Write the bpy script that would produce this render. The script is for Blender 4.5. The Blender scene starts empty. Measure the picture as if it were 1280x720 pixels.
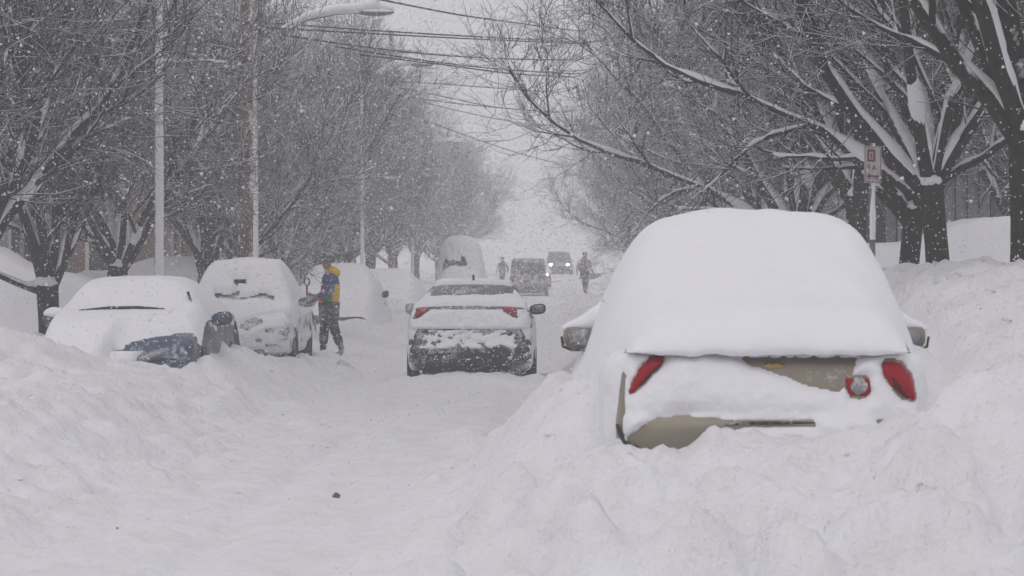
import bpy, bmesh, math, random
import numpy as np
from mathutils import Vector, Matrix, Euler
from mathutils.bvhtree import BVHTree

rnd = random.Random(7)
npr = np.random.default_rng(11)
sc = bpy.context.scene
COL = sc.collection

# ------------------------------------------------------------------ camera, sky, sun, exposure
F = 3980.0                      # focal length in pixels of a 1280 px wide picture
CAMZ = 1.6
VPX, HY = 700.0, 340.0          # where the road vanishes, height of the horizon
cam_d = bpy.data.cameras.new('camera')
cam_d.sensor_width = 36.0
cam_d.lens = F / 1280.0 * 36.0
cam_d.clip_start = 0.5
cam_d.clip_end = 3000.0
cam = bpy.data.objects.new('camera', cam_d)
COL.objects.link(cam)
cam.location = (0, 0, CAMZ)
cam.rotation_euler = (math.pi / 2 - math.atan(20.0 / F), 0, math.atan(60.0 / F))
cam_d.dof.use_dof = True
cam_d.dof.focus_distance = 46.0
cam_d.dof.aperture_fstop = 9.0
sc.camera = cam

SUN_EL, SUN_AZ = math.radians(58), math.radians(200)
world = bpy.data.worlds.new('World')
sc.world = world
world.use_nodes = True
wn, wl = world.node_tree.nodes, world.node_tree.links
wn.clear()
w_out = wn.new('ShaderNodeOutputWorld')
w_bg = wn.new('ShaderNodeBackground')
w_sky = wn.new('ShaderNodeTexSky')
w_sky.sky_type = 'NISHITA'
w_sky.sun_disc = False
w_sky.sun_elevation = SUN_EL
w_sky.sun_rotation = SUN_AZ
w_sky.dust_density = 6.0
w_sky.air_density = 1.0
w_hsv = wn.new('ShaderNodeHueSaturation')      # cloud cover: nearly all colour gone
w_hsv.inputs['Saturation'].default_value = 0.20
wl.new(w_sky.outputs[0], w_hsv.inputs['Color'])
w_mix = wn.new('ShaderNodeMix')                # an even snow-cloud deck hides most of the clear sky
w_mix.data_type = 'RGBA'
w_mix.inputs['Factor'].default_value = 0.85
w_mix.inputs['B'].default_value = (7.45, 7.32, 7.68, 1)
wl.new(w_hsv.outputs[0], w_mix.inputs['A'])
wl.new(w_mix.outputs['Result'], w_bg.inputs['Color'])
w_bg.inputs['Strength'].default_value = 0.14
wl.new(w_bg.outputs[0], w_out.inputs['Surface'])

sun_d = bpy.data.lights.new('sun', 'SUN')
sun_d.energy = 0.5
sun_d.angle = math.radians(35)
sun_d.color = (1.0, 0.97, 0.94)
sun = bpy.data.objects.new('sun', sun_d)
COL.objects.link(sun)
# light comes from above, a little from behind the camera and its right
sdir = Vector((math.sin(SUN_AZ) * math.cos(SUN_EL), math.cos(SUN_AZ) * math.cos(SUN_EL), math.sin(SUN_EL)))
sun.rotation_euler = (-sdir).to_track_quat('-Z', 'Y').to_euler()

sc.view_settings.view_transform = 'Standard'
sc.view_settings.look = 'None'
sc.view_settings.gamma = 1.0
sc.view_settings.use_curve_mapping = False
sc.view_settings.exposure = -0.53
sc.render.engine = 'CYCLES'
sc.cycles.use_denoising = True
sc.cycles.use_adaptive_sampling = True
sc.cycles.adaptive_threshold = 0.02
sc.cycles.max_bounces = 8
sc.cycles.diffuse_bounces = 3
sc.cycles.glossy_bounces = 2
sc.cycles.transmission_bounces = 2
sc.cycles.volume_bounces = 5
sc.cycles.volume_max_steps = 64
sc.cycles.caustics_reflective = False
sc.cycles.caustics_refractive = False

# ------------------------------------------------------------------ helpers
def P(px, py, D):
    """point at distance D that the photograph (1280x720) shows at px, py"""
    return Vector(((px - VPX) * D / F, D, CAMZ - (py - HY) * D / F))

def X(px, D):
    return (px - VPX) * D / F

def Z(py, D):
    return CAMZ - (py - HY) * D / F

def mesh_obj(name, verts, faces, mat=None, parent=None, smooth=True):
    me = bpy.data.meshes.new(name)
    me.from_pydata([tuple(v) for v in verts], [], [tuple(f) for f in faces])
    if smooth:
        me.polygons.foreach_set('use_smooth', np.ones(len(me.polygons), dtype=bool))
    me.update()
    o = bpy.data.objects.new(name, me)
    COL.objects.link(o)
    if mat is not None:
        me.materials.append(mat)
    if parent is not None:
        o.parent = parent
    return o

def fast_mesh(name, V, Fq, mat=None, parent=None, smooth=True):
    """numpy verts (n,3) and faces (m,k)"""
    V = np.asarray(V, dtype=np.float32)
    Fq = np.asarray(Fq, dtype=np.int32)
    k = Fq.shape[1]
    me = bpy.data.meshes.new(name)
    me.vertices.add(len(V))
    me.vertices.foreach_set('co', V.ravel())
    me.loops.add(Fq.size)
    me.loops.foreach_set('vertex_index', Fq.ravel())
    me.polygons.add(len(Fq))
    me.polygons.foreach_set('loop_start', np.arange(0, Fq.size, k, dtype=np.int32))
    me.polygons.foreach_set('loop_total', np.full(len(Fq), k, dtype=np.int32))
    if smooth:
        me.polygons.foreach_set('use_smooth', np.ones(len(Fq), dtype=bool))
    me.update(calc_edges=True)
    me.validate()
    o = bpy.data.objects.new(name, me)
    COL.objects.link(o)
    if mat is not None:
        me.materials.append(mat)
    if parent is not None:
        o.parent = parent
    return o

def thing(name, label, cat, loc=(0, 0, 0), rz=0.0, group=None):
    o = bpy.data.objects.new(name, None)
    COL.objects.link(o)
    o.location = loc
    o.rotation_euler = (0, 0, rz)
    tag(o, label, cat, group)
    return o

def tag(o, label=None, cat=None, group=None, kind=None):
    if label: o['label'] = label
    if cat: o['category'] = cat
    if group: o['group'] = group
    if kind: o['kind'] = kind
    return o

def copy_part(src, parent):
    c = src.copy()
    COL.objects.link(c)
    c.parent = parent
    return c

# gradient noise ----------------------------------------------------
def perlin(x, y, seed=0):
    x = np.asarray(x, dtype=np.float64); y = np.asarray(y, dtype=np.float64)
    xi = np.floor(x).astype(np.int64); yi = np.floor(y).astype(np.int64)
    xf = x - xi; yf = y - yi
    def g(ix, iy, dx, dy):
        h = (ix * 374761393 + iy * 668265263 + seed * 974634777) & 0xffffffff
        h = ((h ^ (h >> 13)) * 1274126177) & 0xffffffff
        h = (h ^ (h >> 16)) & 0xffff
        a = h * (2 * math.pi / 65536.0)
        return np.cos(a) * dx + np.sin(a) * dy
    u = xf * xf * xf * (xf * (xf * 6 - 15) + 10)
    v = yf * yf * yf * (yf * (yf * 6 - 15) + 10)
    n00 = g(xi, yi, xf, yf); n10 = g(xi + 1, yi, xf - 1, yf)
    n01 = g(xi, yi + 1, xf, yf - 1); n11 = g(xi + 1, yi + 1, xf - 1, yf - 1)
    return (n00 * (1 - u) + n10 * u) * (1 - v) + (n01 * (1 - u) + n11 * u) * v

def fbm(x, y, seed=0, oct=4, gain=0.5):
    s = 0; a = 1.0
    for i in range(oct):
        s = s + a * perlin(x * 2 ** i + 17.3 * i, y * 2 ** i - 9.1 * i, seed + i)
        a *= gain
    return s

def sstep(a, b, x):
    t = np.clip((x - a) / (b - a), 0, 1)
    return t * t * (3 - 2 * t)

def gauss(x, y, cx, cy, sx, sy):
    return np.exp(-((x - cx) / sx) ** 2 - ((y - cy) / sy) ** 2)

# ------------------------------------------------------------------ materials
def mat_new(name):
    m = bpy.data.materials.new(name)
    m.use_nodes = True
    nt = m.node_tree
    return m, nt.nodes, nt.links, nt.nodes['Principled BSDF']

def noise_node(n, l, scale, detail=4, rough=0.55, coord='Object', vec=None):
    tc = n.new('ShaderNodeTexCoord')
    t = n.new('ShaderNodeTexNoise')
    t.inputs['Scale'].default_value = scale
    t.inputs['Detail'].default_value = detail
    t.inputs['Roughness'].default_value = rough
    l.new(vec if vec is not None else tc.outputs[coord], t.inputs['Vector'])
    return t

def ramp_node(n, l, src, stops):
    r = n.new('ShaderNodeValToRGB')
    els = r.color_ramp.elements
    while len(els) < len(stops):
        els.new(0.5)
    for e, (p, c) in zip(els, stops):
        e.position = p
        e.color = (*c, 1) if len(c) == 3 else c
    l.new(src, r.inputs['Fac'])
    return r

def bump_node(n, l, h, strength, dist, normal=None):
    b = n.new('ShaderNodeBump')
    b.inputs['Strength'].default_value = strength
    b.inputs['Distance'].default_value = dist
    l.new(h, b.inputs['Height'])
    if normal is not None:
        l.new(normal, b.inputs['Normal'])
    return b

SNOW_RGB = (0.80, 0.795, 0.825)

def snow_mat(name, fine=45.0, fine_d=0.006, mid=6.0, mid_d=0.03, dirt=0.0):
    m, n, l, b = mat_new(name)
    b.inputs['Roughness'].default_value = 0.75
    b.inputs['Specular IOR Level'].default_value = 0.15
    b.inputs['Base Color'].default_value = (*SNOW_RGB, 1)
    n1 = noise_node(n, l, mid, 5, 0.6)
    n2 = noise_node(n, l, fine, 4, 0.65)
    b1 = bump_node(n, l, n1.outputs['Fac'], 0.8, mid_d)
    b2 = bump_node(n, l, n2.outputs['Fac'], 0.7, fine_d, b1.outputs['Normal'])
    l.new(b2.outputs['Normal'], b.inputs['Normal'])
    if dirt > 0:
        n3 = noise_node(n, l, 1.7, 6, 0.7)
        r = ramp_node(n, l, n3.outputs['Fac'], [(0.35, SNOW_RGB), (0.72, tuple(c * k for c, k in zip(SNOW_RGB, (1 - dirt, 1 - dirt * 1.08, 1 - dirt * 1.2))))])
        l.new(r.outputs['Color'], b.inputs['Base Color'])
    return m

M_GROUND = snow_mat('ground_snow', fine=24.0, fine_d=0.022, mid=5.0, mid_d=0.07, dirt=0.10)
M_BLANKET = snow_mat('smooth_snow', fine=55.0, fine_d=0.004, mid=3.0, mid_d=0.03)
M_PLASTER = snow_mat('plastered_snow', fine=45.0, fine_d=0.006, mid=9.0, mid_d=0.02)
M_TREESNOW = snow_mat('branch_snow', fine=40.0, fine_d=0.005, mid=9.0, mid_d=0.03)

def paint_mat(name, rgb, rough=0.35, metallic=0.2, frost=0.35, frost_scale=22.0, spec=0.5):
    """car paint with salt and blown snow sticking to it"""
    m, n, l, b = mat_new(name)
    b.inputs['Roughness'].default_value = rough
    b.inputs['Metallic'].default_value = metallic
    b.inputs['Specular IOR Level'].default_value = spec
    n1 = noise_node(n, l, frost_scale, 5, 0.7)
    n2 = noise_node(n, l, 3.0, 3, 0.6)
    mm = n.new('ShaderNodeMath'); mm.operation = 'ADD'
    l.new(n1.outputs['Fac'], mm.inputs[0]); l.new(n2.outputs['Fac'], mm.inputs[1])
    hi = 1.32 - frost * 0.55
    mr = n.new('ShaderNodeMapRange')
    mr.inputs['From Min'].default_value = hi - 0.22
    mr.inputs['From Max'].default_value = hi + 0.14
    l.new(mm.outputs[0], mr.inputs['Value'])
    mx = n.new('ShaderNodeMix'); mx.data_type = 'RGBA'
    mx.inputs['A'].default_value = (*rgb, 1)
    mx.inputs['B'].default_value = (*SNOW_RGB, 1)
    l.new(mr.outputs[0], mx.inputs['Factor'])
    l.new(mx.outputs['Result'], b.inputs['Base Color'])
    rr = n.new('ShaderNodeMapRange')
    rr.inputs['To Min'].default_value = rough
    rr.inputs['To Max'].default_value = 0.85
    l.new(mr.outputs[0], rr.inputs['Value'])
    l.new(rr.outputs[0], b.inputs['Roughness'])
    m2 = n.new('ShaderNodeMapRange')
    m2.inputs['To Min'].default_value = metallic
    m2.inputs['To Max'].default_value = 0.0
    l.new(mr.outputs[0], m2.inputs['Value'])
    l.new(m2.outputs[0], b.inputs['Metallic'])
    bb = bump_node(n, l, mr.outputs[0], 0.5, 0.004)
    l.new(bb.outputs['Normal'], b.inputs['Normal'])
    return m

M_TAN = paint_mat('champagne_paint', (0.235, 0.205, 0.16), 0.4, 0.25, -0.12, 30)
M_DARKPAINT = paint_mat('charcoal_paint', (0.024, 0.025, 0.028), 0.4, 0.2, 0.26, 18)
M_BLUE = paint_mat('slate_blue_paint', (0.055, 0.078, 0.13), 0.35, 0.25, 0.14, 16)
M_GREYPAINT = paint_mat('grey_paint', (0.08, 0.08, 0.085), 0.4, 0.3, 0.48, 18)
M_DARKFAR = paint_mat('dark_paint_far', (0.05, 0.05, 0.055), 0.5, 0.2, 0.3, 6)
M_BLACK = paint_mat('black_plastic', (0.012, 0.012, 0.013), 0.6, 0.0, 0.06, 28)
M_BLACKCLEAN = paint_mat('black_rubber', (0.018, 0.018, 0.019), 0.7, 0.0, 0.12, 30)
M_GLASS = paint_mat('dark_glass', (0.03, 0.032, 0.035), 0.12, 0.0, 0.12, 40, 0.4)
M_RIM = paint_mat('wheel_rim', (0.32, 0.32, 0.33), 0.4, 0.7, 0.4, 25)
M_GOLD = paint_mat('gold_badge', (0.33, 0.24, 0.10), 0.35, 0.6, 0.0, 30)
M_FROSTGLASS = paint_mat('frosted_glass', (0.20, 0.205, 0.215), 0.3, 0.0, 0.60, 14, 0.4)
M_LENSGREY = paint_mat('clear_lens', (0.22, 0.23, 0.24), 0.2, 0.1, 0.15, 30)

def lens_mat(name, rgb, frost):
    m = paint_mat(name, rgb, 0.3, 0.0, frost, 40, 0.2)
    return m
M_RED = lens_mat('red_lens', (0.30, 0.002, 0.012), -0.5)
M_REDFROST = lens_mat('red_lens_frosted', (0.30, 0.010, 0.02), 0.25)

def emit_mat(name, rgb, s):
    m, n, l, b = mat_new(name)
    b.inputs['Base Color'].default_value = (0.8, 0.8, 0.8, 1)
    b.inputs['Emission Color'].default_value = (*rgb, 1)
    b.inputs['Emission Strength'].default_value = s
    return m
M_HEAD = emit_mat('lit_headlight', (1.0, 0.84, 0.58), 22.0)

def bark_mat(name, dark, light, snow_amt, snow_dir=(0.10, -0.35, 0.93), scale=14.0):
    """bark, white where snow sticks to faces turned to the sky and the wind"""
    m, n, l, b = mat_new(name)
    b.inputs['Roughness'].default_value = 0.9
    b.inputs['Specular IOR Level'].default_value = 0.1
    n1 = noise_node(n, l, scale, 5, 0.65)
    col = ramp_node(n, l, n1.outputs['Fac'], [(0.3, dark), (0.7, light)])
    geo = n.new('ShaderNodeNewGeometry')
    dp = n.new('ShaderNodeVectorMath'); dp.operation = 'DOT_PRODUCT'
    l.new(geo.outputs['Normal'], dp.inputs[0])
    dp.inputs[1].default_value = snow_dir
    n2 = noise_node(n, l, 3.1, 4, 0.7)
    ad = n.new('ShaderNodeMath'); ad.operation = 'MULTIPLY_ADD'
    l.new(n2.outputs['Fac'], ad.inputs[0]); ad.inputs[1].default_value = 1.5
    l.new(dp.outputs['Value'], ad.inputs[2])
    mr = n.new('ShaderNodeMapRange')
    mr.inputs['From Min'].default_value = 1.62 - snow_amt
    mr.inputs['From Max'].default_value = 1.80 - snow_amt
    l.new(ad.outputs[0], mr.inputs['Value'])
    mx = n.new('ShaderNodeMix'); mx.data_type = 'RGBA'
    l.new(mr.outputs[0], mx.inputs['Factor'])
    l.new(col.outputs['Color'], mx.inputs['A'])
    mx.inputs['B'].default_value = (*SNOW_RGB, 1)
    l.new(mx.outputs['Result'], b.inputs['Base Color'])
    bb = bump_node(n, l, n1.outputs['Fac'], 0.8, 0.02)
    l.new(bb.outputs['Normal'], b.inputs['Normal'])
    return m

M_BARK = bark_mat('bark', (0.012, 0.0115, 0.010), (0.042, 0.039, 0.031), 0.26)
M_TWIG = bark_mat('twig', (0.014, 0.013, 0.012), (0.034, 0.030, 0.027), 0.46, scale=6.0)
M_POLEWOOD = bark_mat('pole_wood', (0.10, 0.066, 0.046), (0.20, 0.13, 0.095), 0.15, (0.7, -0.4, 0.5), 9.0)
M_POLEMETAL = bark_mat('pole_metal', (0.26, 0.26, 0.27), (0.34, 0.34, 0.35), 0.62, (0.35, -0.8, 0.5), 5.0)
M_POSTMETAL = bark_mat('post_metal', (0.16, 0.16, 0.165), (0.24, 0.24, 0.245), 0.1, (0.35, -0.8, 0.5), 8.0)
M_WIRE = bark_mat('wire', (0.018, 0.018, 0.02), (0.035, 0.035, 0.037), 0.18, (0, 0, 1.0), 0.6)

def plain_mat(name, rgb, rough=0.8, var=0.25, scale=8.0, bump=0.0):
    m, n, l, b = mat_new(name)
    b.inputs['Roughness'].default_value = rough
    b.inputs['Specular IOR Level'].default_value = 0.2
    n1 = noise_node(n, l, scale, 4, 0.6)
    r = ramp_node(n, l, n1.outputs['Fac'], [(0.25, tuple(c * (1 - var) for c in rgb)), (0.75, tuple(min(1, c * (1 + var)) for c in rgb))])
    l.new(r.outputs['Color'], b.inputs['Base Color'])
    if bump:
        bb = bump_node(n, l, n1.outputs['Fac'], 0.8, bump)
        l.new(bb.outputs['Normal'], b.inputs['Normal'])
    return m

def brick_mat(name, c1, c2, mortar, scale=9.0):
    m, n, l, b = mat_new(name)
    b.inputs['Roughness'].default_value = 0.9
    tc = n.new('ShaderNodeTexCoord')
    mp = n.new('ShaderNodeMapping'); mp.inputs['Rotation'].default_value = (math.pi / 2, 0, 0)
    l.new(tc.outputs['Object'], mp.inputs['Vector'])
    t = n.new('ShaderNodeTexBrick')
    t.inputs['Scale'].default_value = scale
    t.inputs['Color1'].default_value = (*c1, 1)
    t.inputs['Color2'].default_value = (*c2, 1)
    t.inputs['Mortar'].default_value = (*mortar, 1)
    l.new(mp.outputs[0], t.inputs['Vector'])
    l.new(t.outputs['Color'], b.inputs['Base Color'])
    return m

# ------------------------------------------------------------------ the snow-covered ground
def rise(y):
    return 0.08 * np.logaddexp(0, (np.asarray(y, dtype=float) - 112) / 10.0)

_LR = random.Random(99)
LUMPS = []
for _i in range(420):
    if _i % 2 == 0:
        _y, _x = _LR.uniform(15.8, 18.0), _LR.uniform(-1.0, 3.3)
    elif _i % 4 == 1:
        _y = _LR.uniform(17.5, 31); _x = _LR.uniform(-1.0, -0.1) if _LR.random() < .35 else _LR.uniform(2.2, 4.6)
    else:
        _y, _x = _LR.uniform(19, 60), -3.6 + _LR.gauss(0, .5)
    if _y > 17.3 and 0.2 < _x < 2.1: continue
    LUMPS.append((_x, _y, _LR.uniform(.07, .24), _LR.uniform(.4, .9)))

def ground_z(x, y, fine=True):
    x = np.asarray(x, dtype=float); y = np.asarray(y, dtype=float)
    z = rise(y) + 0.0 * x
    wob = 0.35 * perlin(y / 5.0, x * 0 + 3.3, 21) + 0.05 * perlin(y / 1.3, x * 0.8 + 8.1, 22)
    # plough bank along the blue car's side
    hl = 0.42 + 0.20 * perlin(y / 6.0, x * 0, 5) - 0.20 * sstep(41, 47, y) + 0.2 * sstep(70, 85, y)
    bl = sstep(-3.0, -4.5, x + wob)
    z = z + bl * hl
    z = z + 0.30 * sstep(-5.6, -7.2, x + wob) * sstep(300, 60, y)
    z = z + 0.26 * gauss(x, y, -6.0, 33.6, 0.9, 2.6)
    z = z + 0.10 * gauss(x, y, -4.3, 26.0, 0.9, 6.0)
    z = z + 0.22 * gauss(x, y, -5.95, 35.0, 0.85, 1.5)
    z = z + 0.24 * gauss(x, y, -4.0, 39.5, 0.55, 3.0)
    # trodden snow where somebody digs between two cars
    z = z - hl * 0.9 * bl * gauss(x, y, -4.1, 56.8, 0.85, 2.0)
    z = z + 0.35 * gauss(x, y, -4.6, 73.0, 0.9, 5.0) + 0.35 * gauss(x, y, -4.9, 93.0, 1.1, 5.0)
    # bank along the tan sedan's side
    hr = 0.62 + 0.2 * perlin(y / 7.0, x * 0 + 4, 6)
    wr = x + 0.6 * wob
    br = sstep(-0.1, 0.8, wr) * sstep(22, 27, y)
    z = z + br * hr * (1 - 0.35 * sstep(40, 70, y))
    z = z + 0.62 * sstep(2.15, 3.2, x) * sstep(14.5, 17.0, y)
    z = z + 0.34 * sstep(2.5, 3.6, x + 0.5 * wob) * sstep(16.5, 25, y) * sstep(60, 30, y)
    z = z + 0.34 * gauss(x, y, 2.55, 17.6, 0.5, 0.9)
    z = z + 0.30 * gauss(x, y, 3.0, 20.5, 0.9, 1.8)
    z = z - 0.12 * gauss(x, y, 2.35, 19.2, 0.3, 0.9)
    # mound ploughed against the tan sedan
    ramp = sstep(15.6, 18.1, y + 0.22 * perlin(x * 1.3, y * 0 + 1, 31)) * sstep(24.5, 21.0, y)
    lat = sstep(-1.05, 0.45, x + 0.35 * perlin(x * 0, y * 1.1, 33) + 0.10 * (y - 18)) * sstep(2.9, 2.3, x)
    lvl = 0.50 + 0.15 * sstep(0.5, 1.4, x)
    z = z + ramp * lat * lvl
    z = z + 0.10 * gauss(x, y, 0.84, 18.0, 0.10, 0.20)
    z = z + (0.17 + 0.06 * perlin(x * 5, y * 5, 37)) * sstep(43.3, 44.6, y) * sstep(45.6, 44.9, y) * sstep(-2.6, -2.1, x) * sstep(0.1, -0.4, x)
    z = z + 0.38 * sstep(-0.75, 0.22, x + 0.2 * perlin(x * 2, y * 1.4, 35)) * sstep(18.3, 19.4, y) * sstep(26, 22.5, y) * sstep(2.6, 2.0, x)
    if fine:
        # lumps: strong on the banks, weak on the packed carriageway
        bank = np.clip(np.maximum(bl, np.maximum(ramp * lat, sstep(0.0, 1.2, x) * sstep(15.2, 17.5, y))), 0, 1)
        edge = np.exp(-((x + wob + 3.25) / 0.5) ** 2)
        loose = np.clip(0.22 + bank + 0.5 * edge + 0.35 * sstep(-0.6, 1.0, x), 0, 1.1)
        b1 = np.abs(perlin(x * 1.15 + 0.1 * y, y * 1.1, 41))
        b2 = np.abs(perlin(x * 3.6 + 3, y * 3.2, 42))
        b3 = np.abs(perlin(x * 8.0, y * 7.0, 43))
        b4 = perlin(x * 21.0, y * 14.0, 44)
        z = z + loose * (0.24 * (0.28 - b1) + 0.15 * (0.24 - b2) * (0.4 + 1.2 * np.clip(0.5 + perlin(x * .8, y * .6, 47), 0, 1)) + 0.055 * (0.2 - b3) + 0.012 * b4)
        z = z + 0.05 * edge * np.abs(perlin(x * 5, y * 2.2, 46))
        if z.size > 4:
            for (lx, ly, lr, lh) in LUMPS:
                sel = (np.abs(x - lx) < 2 * lr) & (np.abs(y - ly) < 2 * lr)
                if sel.any():
                    xs, ys = x[sel], y[sel]
                    d2 = ((xs - lx) / lr + 0.5 * perlin(xs * 6, ys * 6, 61)) ** 2 + ((ys - ly) / lr + 0.5 * perlin(xs * 6 + 9, ys * 6, 62)) ** 2
                    z[sel] += lh * lr * 0.6 * np.exp(-d2 ** 1.6)
        # wheel tracks and scrape marks along the road
        road = sstep(-3.2, -2.6, x) * sstep(0.4, -0.3, x)
        for cx in (-2.05, -0.55):
            z = z - road * 0.045 * np.exp(-((x + 0.12 * perlin(y / 9, y * 0, 51) - cx) / 0.16) ** 2)
        z = z + road * 0.035 * perlin(x * 2.5, y * 0.35, 52) + road * 0.022 * perlin(x * 6, y * 1.8, 53) + road * 0.02 * (0.2 - np.abs(perlin(x * 3.3, y * 2.1, 54)))
    return z

def gz(x, y):
    return float(ground_z(np.array([x]), np.array([y]))[0])

def build_ground():
    u_in = np.linspace(-0.27, 0.27, 301)
    u_l = -0.27 - np.cumsum(0.004 * 1.22 ** np.arange(28))
    u = np.concatenate([u_l[::-1], u_in, -u_l])
    ys = [-40.0, -25, -14, -6, -1, 3, 6, 8, 9.5, 10.5, 11.5]
    y = 12.0
    while y < 320:
        ys.append(y)
        y += 0.0041 * y
    while y < 520:
        ys.append(y)
        y *= 1.12
    ys = np.array(ys)
    YY, UU = np.meshgrid(ys, u, indexing='ij')
    XX = UU * np.maximum(np.abs(YY), 12.0)
    XX = np.clip(XX, -110, 110)
    ZZ = ground_z(XX, YY)
    far = (np.abs(XX) > 60)
    ZZ = np.where(far, ground_z(np.sign(XX) * 60, YY, False), ZZ)
    n, m = XX.shape
    V = np.stack([XX, YY, ZZ], -1).reshape(-1, 3)
    i = np.arange(n - 1)[:, None] * m + np.arange(m - 1)[None, :]
    i = i.ravel()
    Fq = np.stack([i, i + 1, i + 1 + m, i + m], 1)
    o = fast_mesh('snow_ground', V, Fq, M_GROUND)
    tag(o, kind='structure')
    return o
build_ground()

# ------------------------------------------------------------------ tubes
def tube_arrays(pts, rad, sides, up_hint=(0.3, 0.5, 0.8), cap=True):
    pts = np.asarray(pts, dtype=float); rad = np.asarray(rad, dtype=float)
    n = len(pts)
    t = np.gradient(pts, axis=0)
    t /= np.linalg.norm(t, axis=1)[:, None] + 1e-9
    up = np.array(up_hint, dtype=float)
    a = np.cross(t, up); la = np.linalg.norm(a, axis=1)
    bad = la < 1e-3
    a[bad] = np.cross(t[bad], np.array([1.0, 0, 0]))
    a /= np.linalg.norm(a, axis=1)[:, None] + 1e-9
    b = np.cross(a, t)
    th = np.arange(sides) * 2 * math.pi / sides
    V = pts[:, None, :] + rad[:, None, None] * (np.cos(th)[None, :, None] * a[:, None, :] + np.sin(th)[None, :, None] * b[:, None, :])
    V = V.reshape(-1, 3)
    Fs = []
    for i in range(n - 1):
        for k in range(sides):
            k2 = (k + 1) % sides
            Fs.append((i * sides + k, i * sides + k2, (i + 1) * sides + k2, (i + 1) * sides + k))
    return V, np.array(Fs, dtype=np.int32)

class Geo:
    """collects quads for one mesh"""
    def __init__(s):
        s.V = []; s.F = []; s.n = 0
    def add(s, V, Fq):
        s.V.append(np.asarray(V, dtype=float)); s.F.append(np.asarray(Fq) + s.n); s.n += len(V)
    def tube(s, pts, rad, sides):
        s.add(*tube_arrays(pts, rad, sides))
    def box(s, lo, hi, rot=None, off=None):
        x0, y0, z0 = lo; x1, y1, z1 = hi
        V = np.array([(x0, y0, z0), (x1, y0, z0), (x1, y1, z0), (x0, y1, z0), (x0, y0, z1), (x1, y0, z1), (x1, y1, z1), (x0, y1, z1)])
        if rot is not None:
            V = V @ np.array(rot).T
        if off is not None:
            V = V + np.array(off)
        s.add(V, np.array([(0, 3, 2, 1), (4, 5, 6, 7), (0, 1, 5, 4), (1, 2, 6, 5), (2, 3, 7, 6), (3, 0, 4, 7)]))
    def blob(s, c, r, seed=0, n=8, m=12, rough=0.15):
        """lumpy ellipsoid made of quads"""
        th = np.linspace(0.02, math.pi - 0.02, n); ph = np.arange(m) * 2 * math.pi / m
        T, Ph = np.meshgrid(th, ph, indexing='ij')
        k = 1 + rough * 2 * perlin(T * 1.7 + seed * 3.1, np.sin(Ph) * 1.3 + np.cos(Ph) * 1.1 + seed, seed)
        V = np.stack([np.sin(T) * np.cos(Ph) * r[0] * k, np.sin(T) * np.sin(Ph) * r[1] * k, np.cos(T) * r[2] * k], -1).reshape(-1, 3) + np.array(c)
        Fs = []
        for i in range(n - 1):
            for j in range(m):
                j2 = (j + 1) % m
                Fs.append((i * m + j, (i + 1) * m + j, (i + 1) * m + j2, i * m + j2))
        s.add(V, np.array(Fs))
    def obj(s, name, mat, parent=None, smooth=True):
        return fast_mesh(name, np.concatenate(s.V), np.concatenate(s.F), mat, parent, smooth)

# ------------------------------------------------------------------ trees
def catmull(Pts, n):
    """interpolate rows of Pts (m, ...) to n rows, passing through them"""
    Pts = np.asarray(Pts, dtype=float)
    m = len(Pts)
    t = np.linspace(0, m - 1, n)
    i = np.clip(np.floor(t).astype(int), 0, m - 2)
    f = (t - i).reshape((-1,) + (1,) * (Pts.ndim - 1))
    p0 = Pts[np.clip(i - 1, 0, m - 1)]; p1 = Pts[i]; p2 = Pts[i + 1]; p3 = Pts[np.clip(i + 2, 0, m - 1)]
    return 0.5 * ((2 * p1) + (-p0 + p2) * f + (2 * p0 - 5 * p1 + 4 * p2 - p3) * f ** 2 + (-p0 + 3 * p1 - 3 * p2 + p3) * f ** 3)

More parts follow.
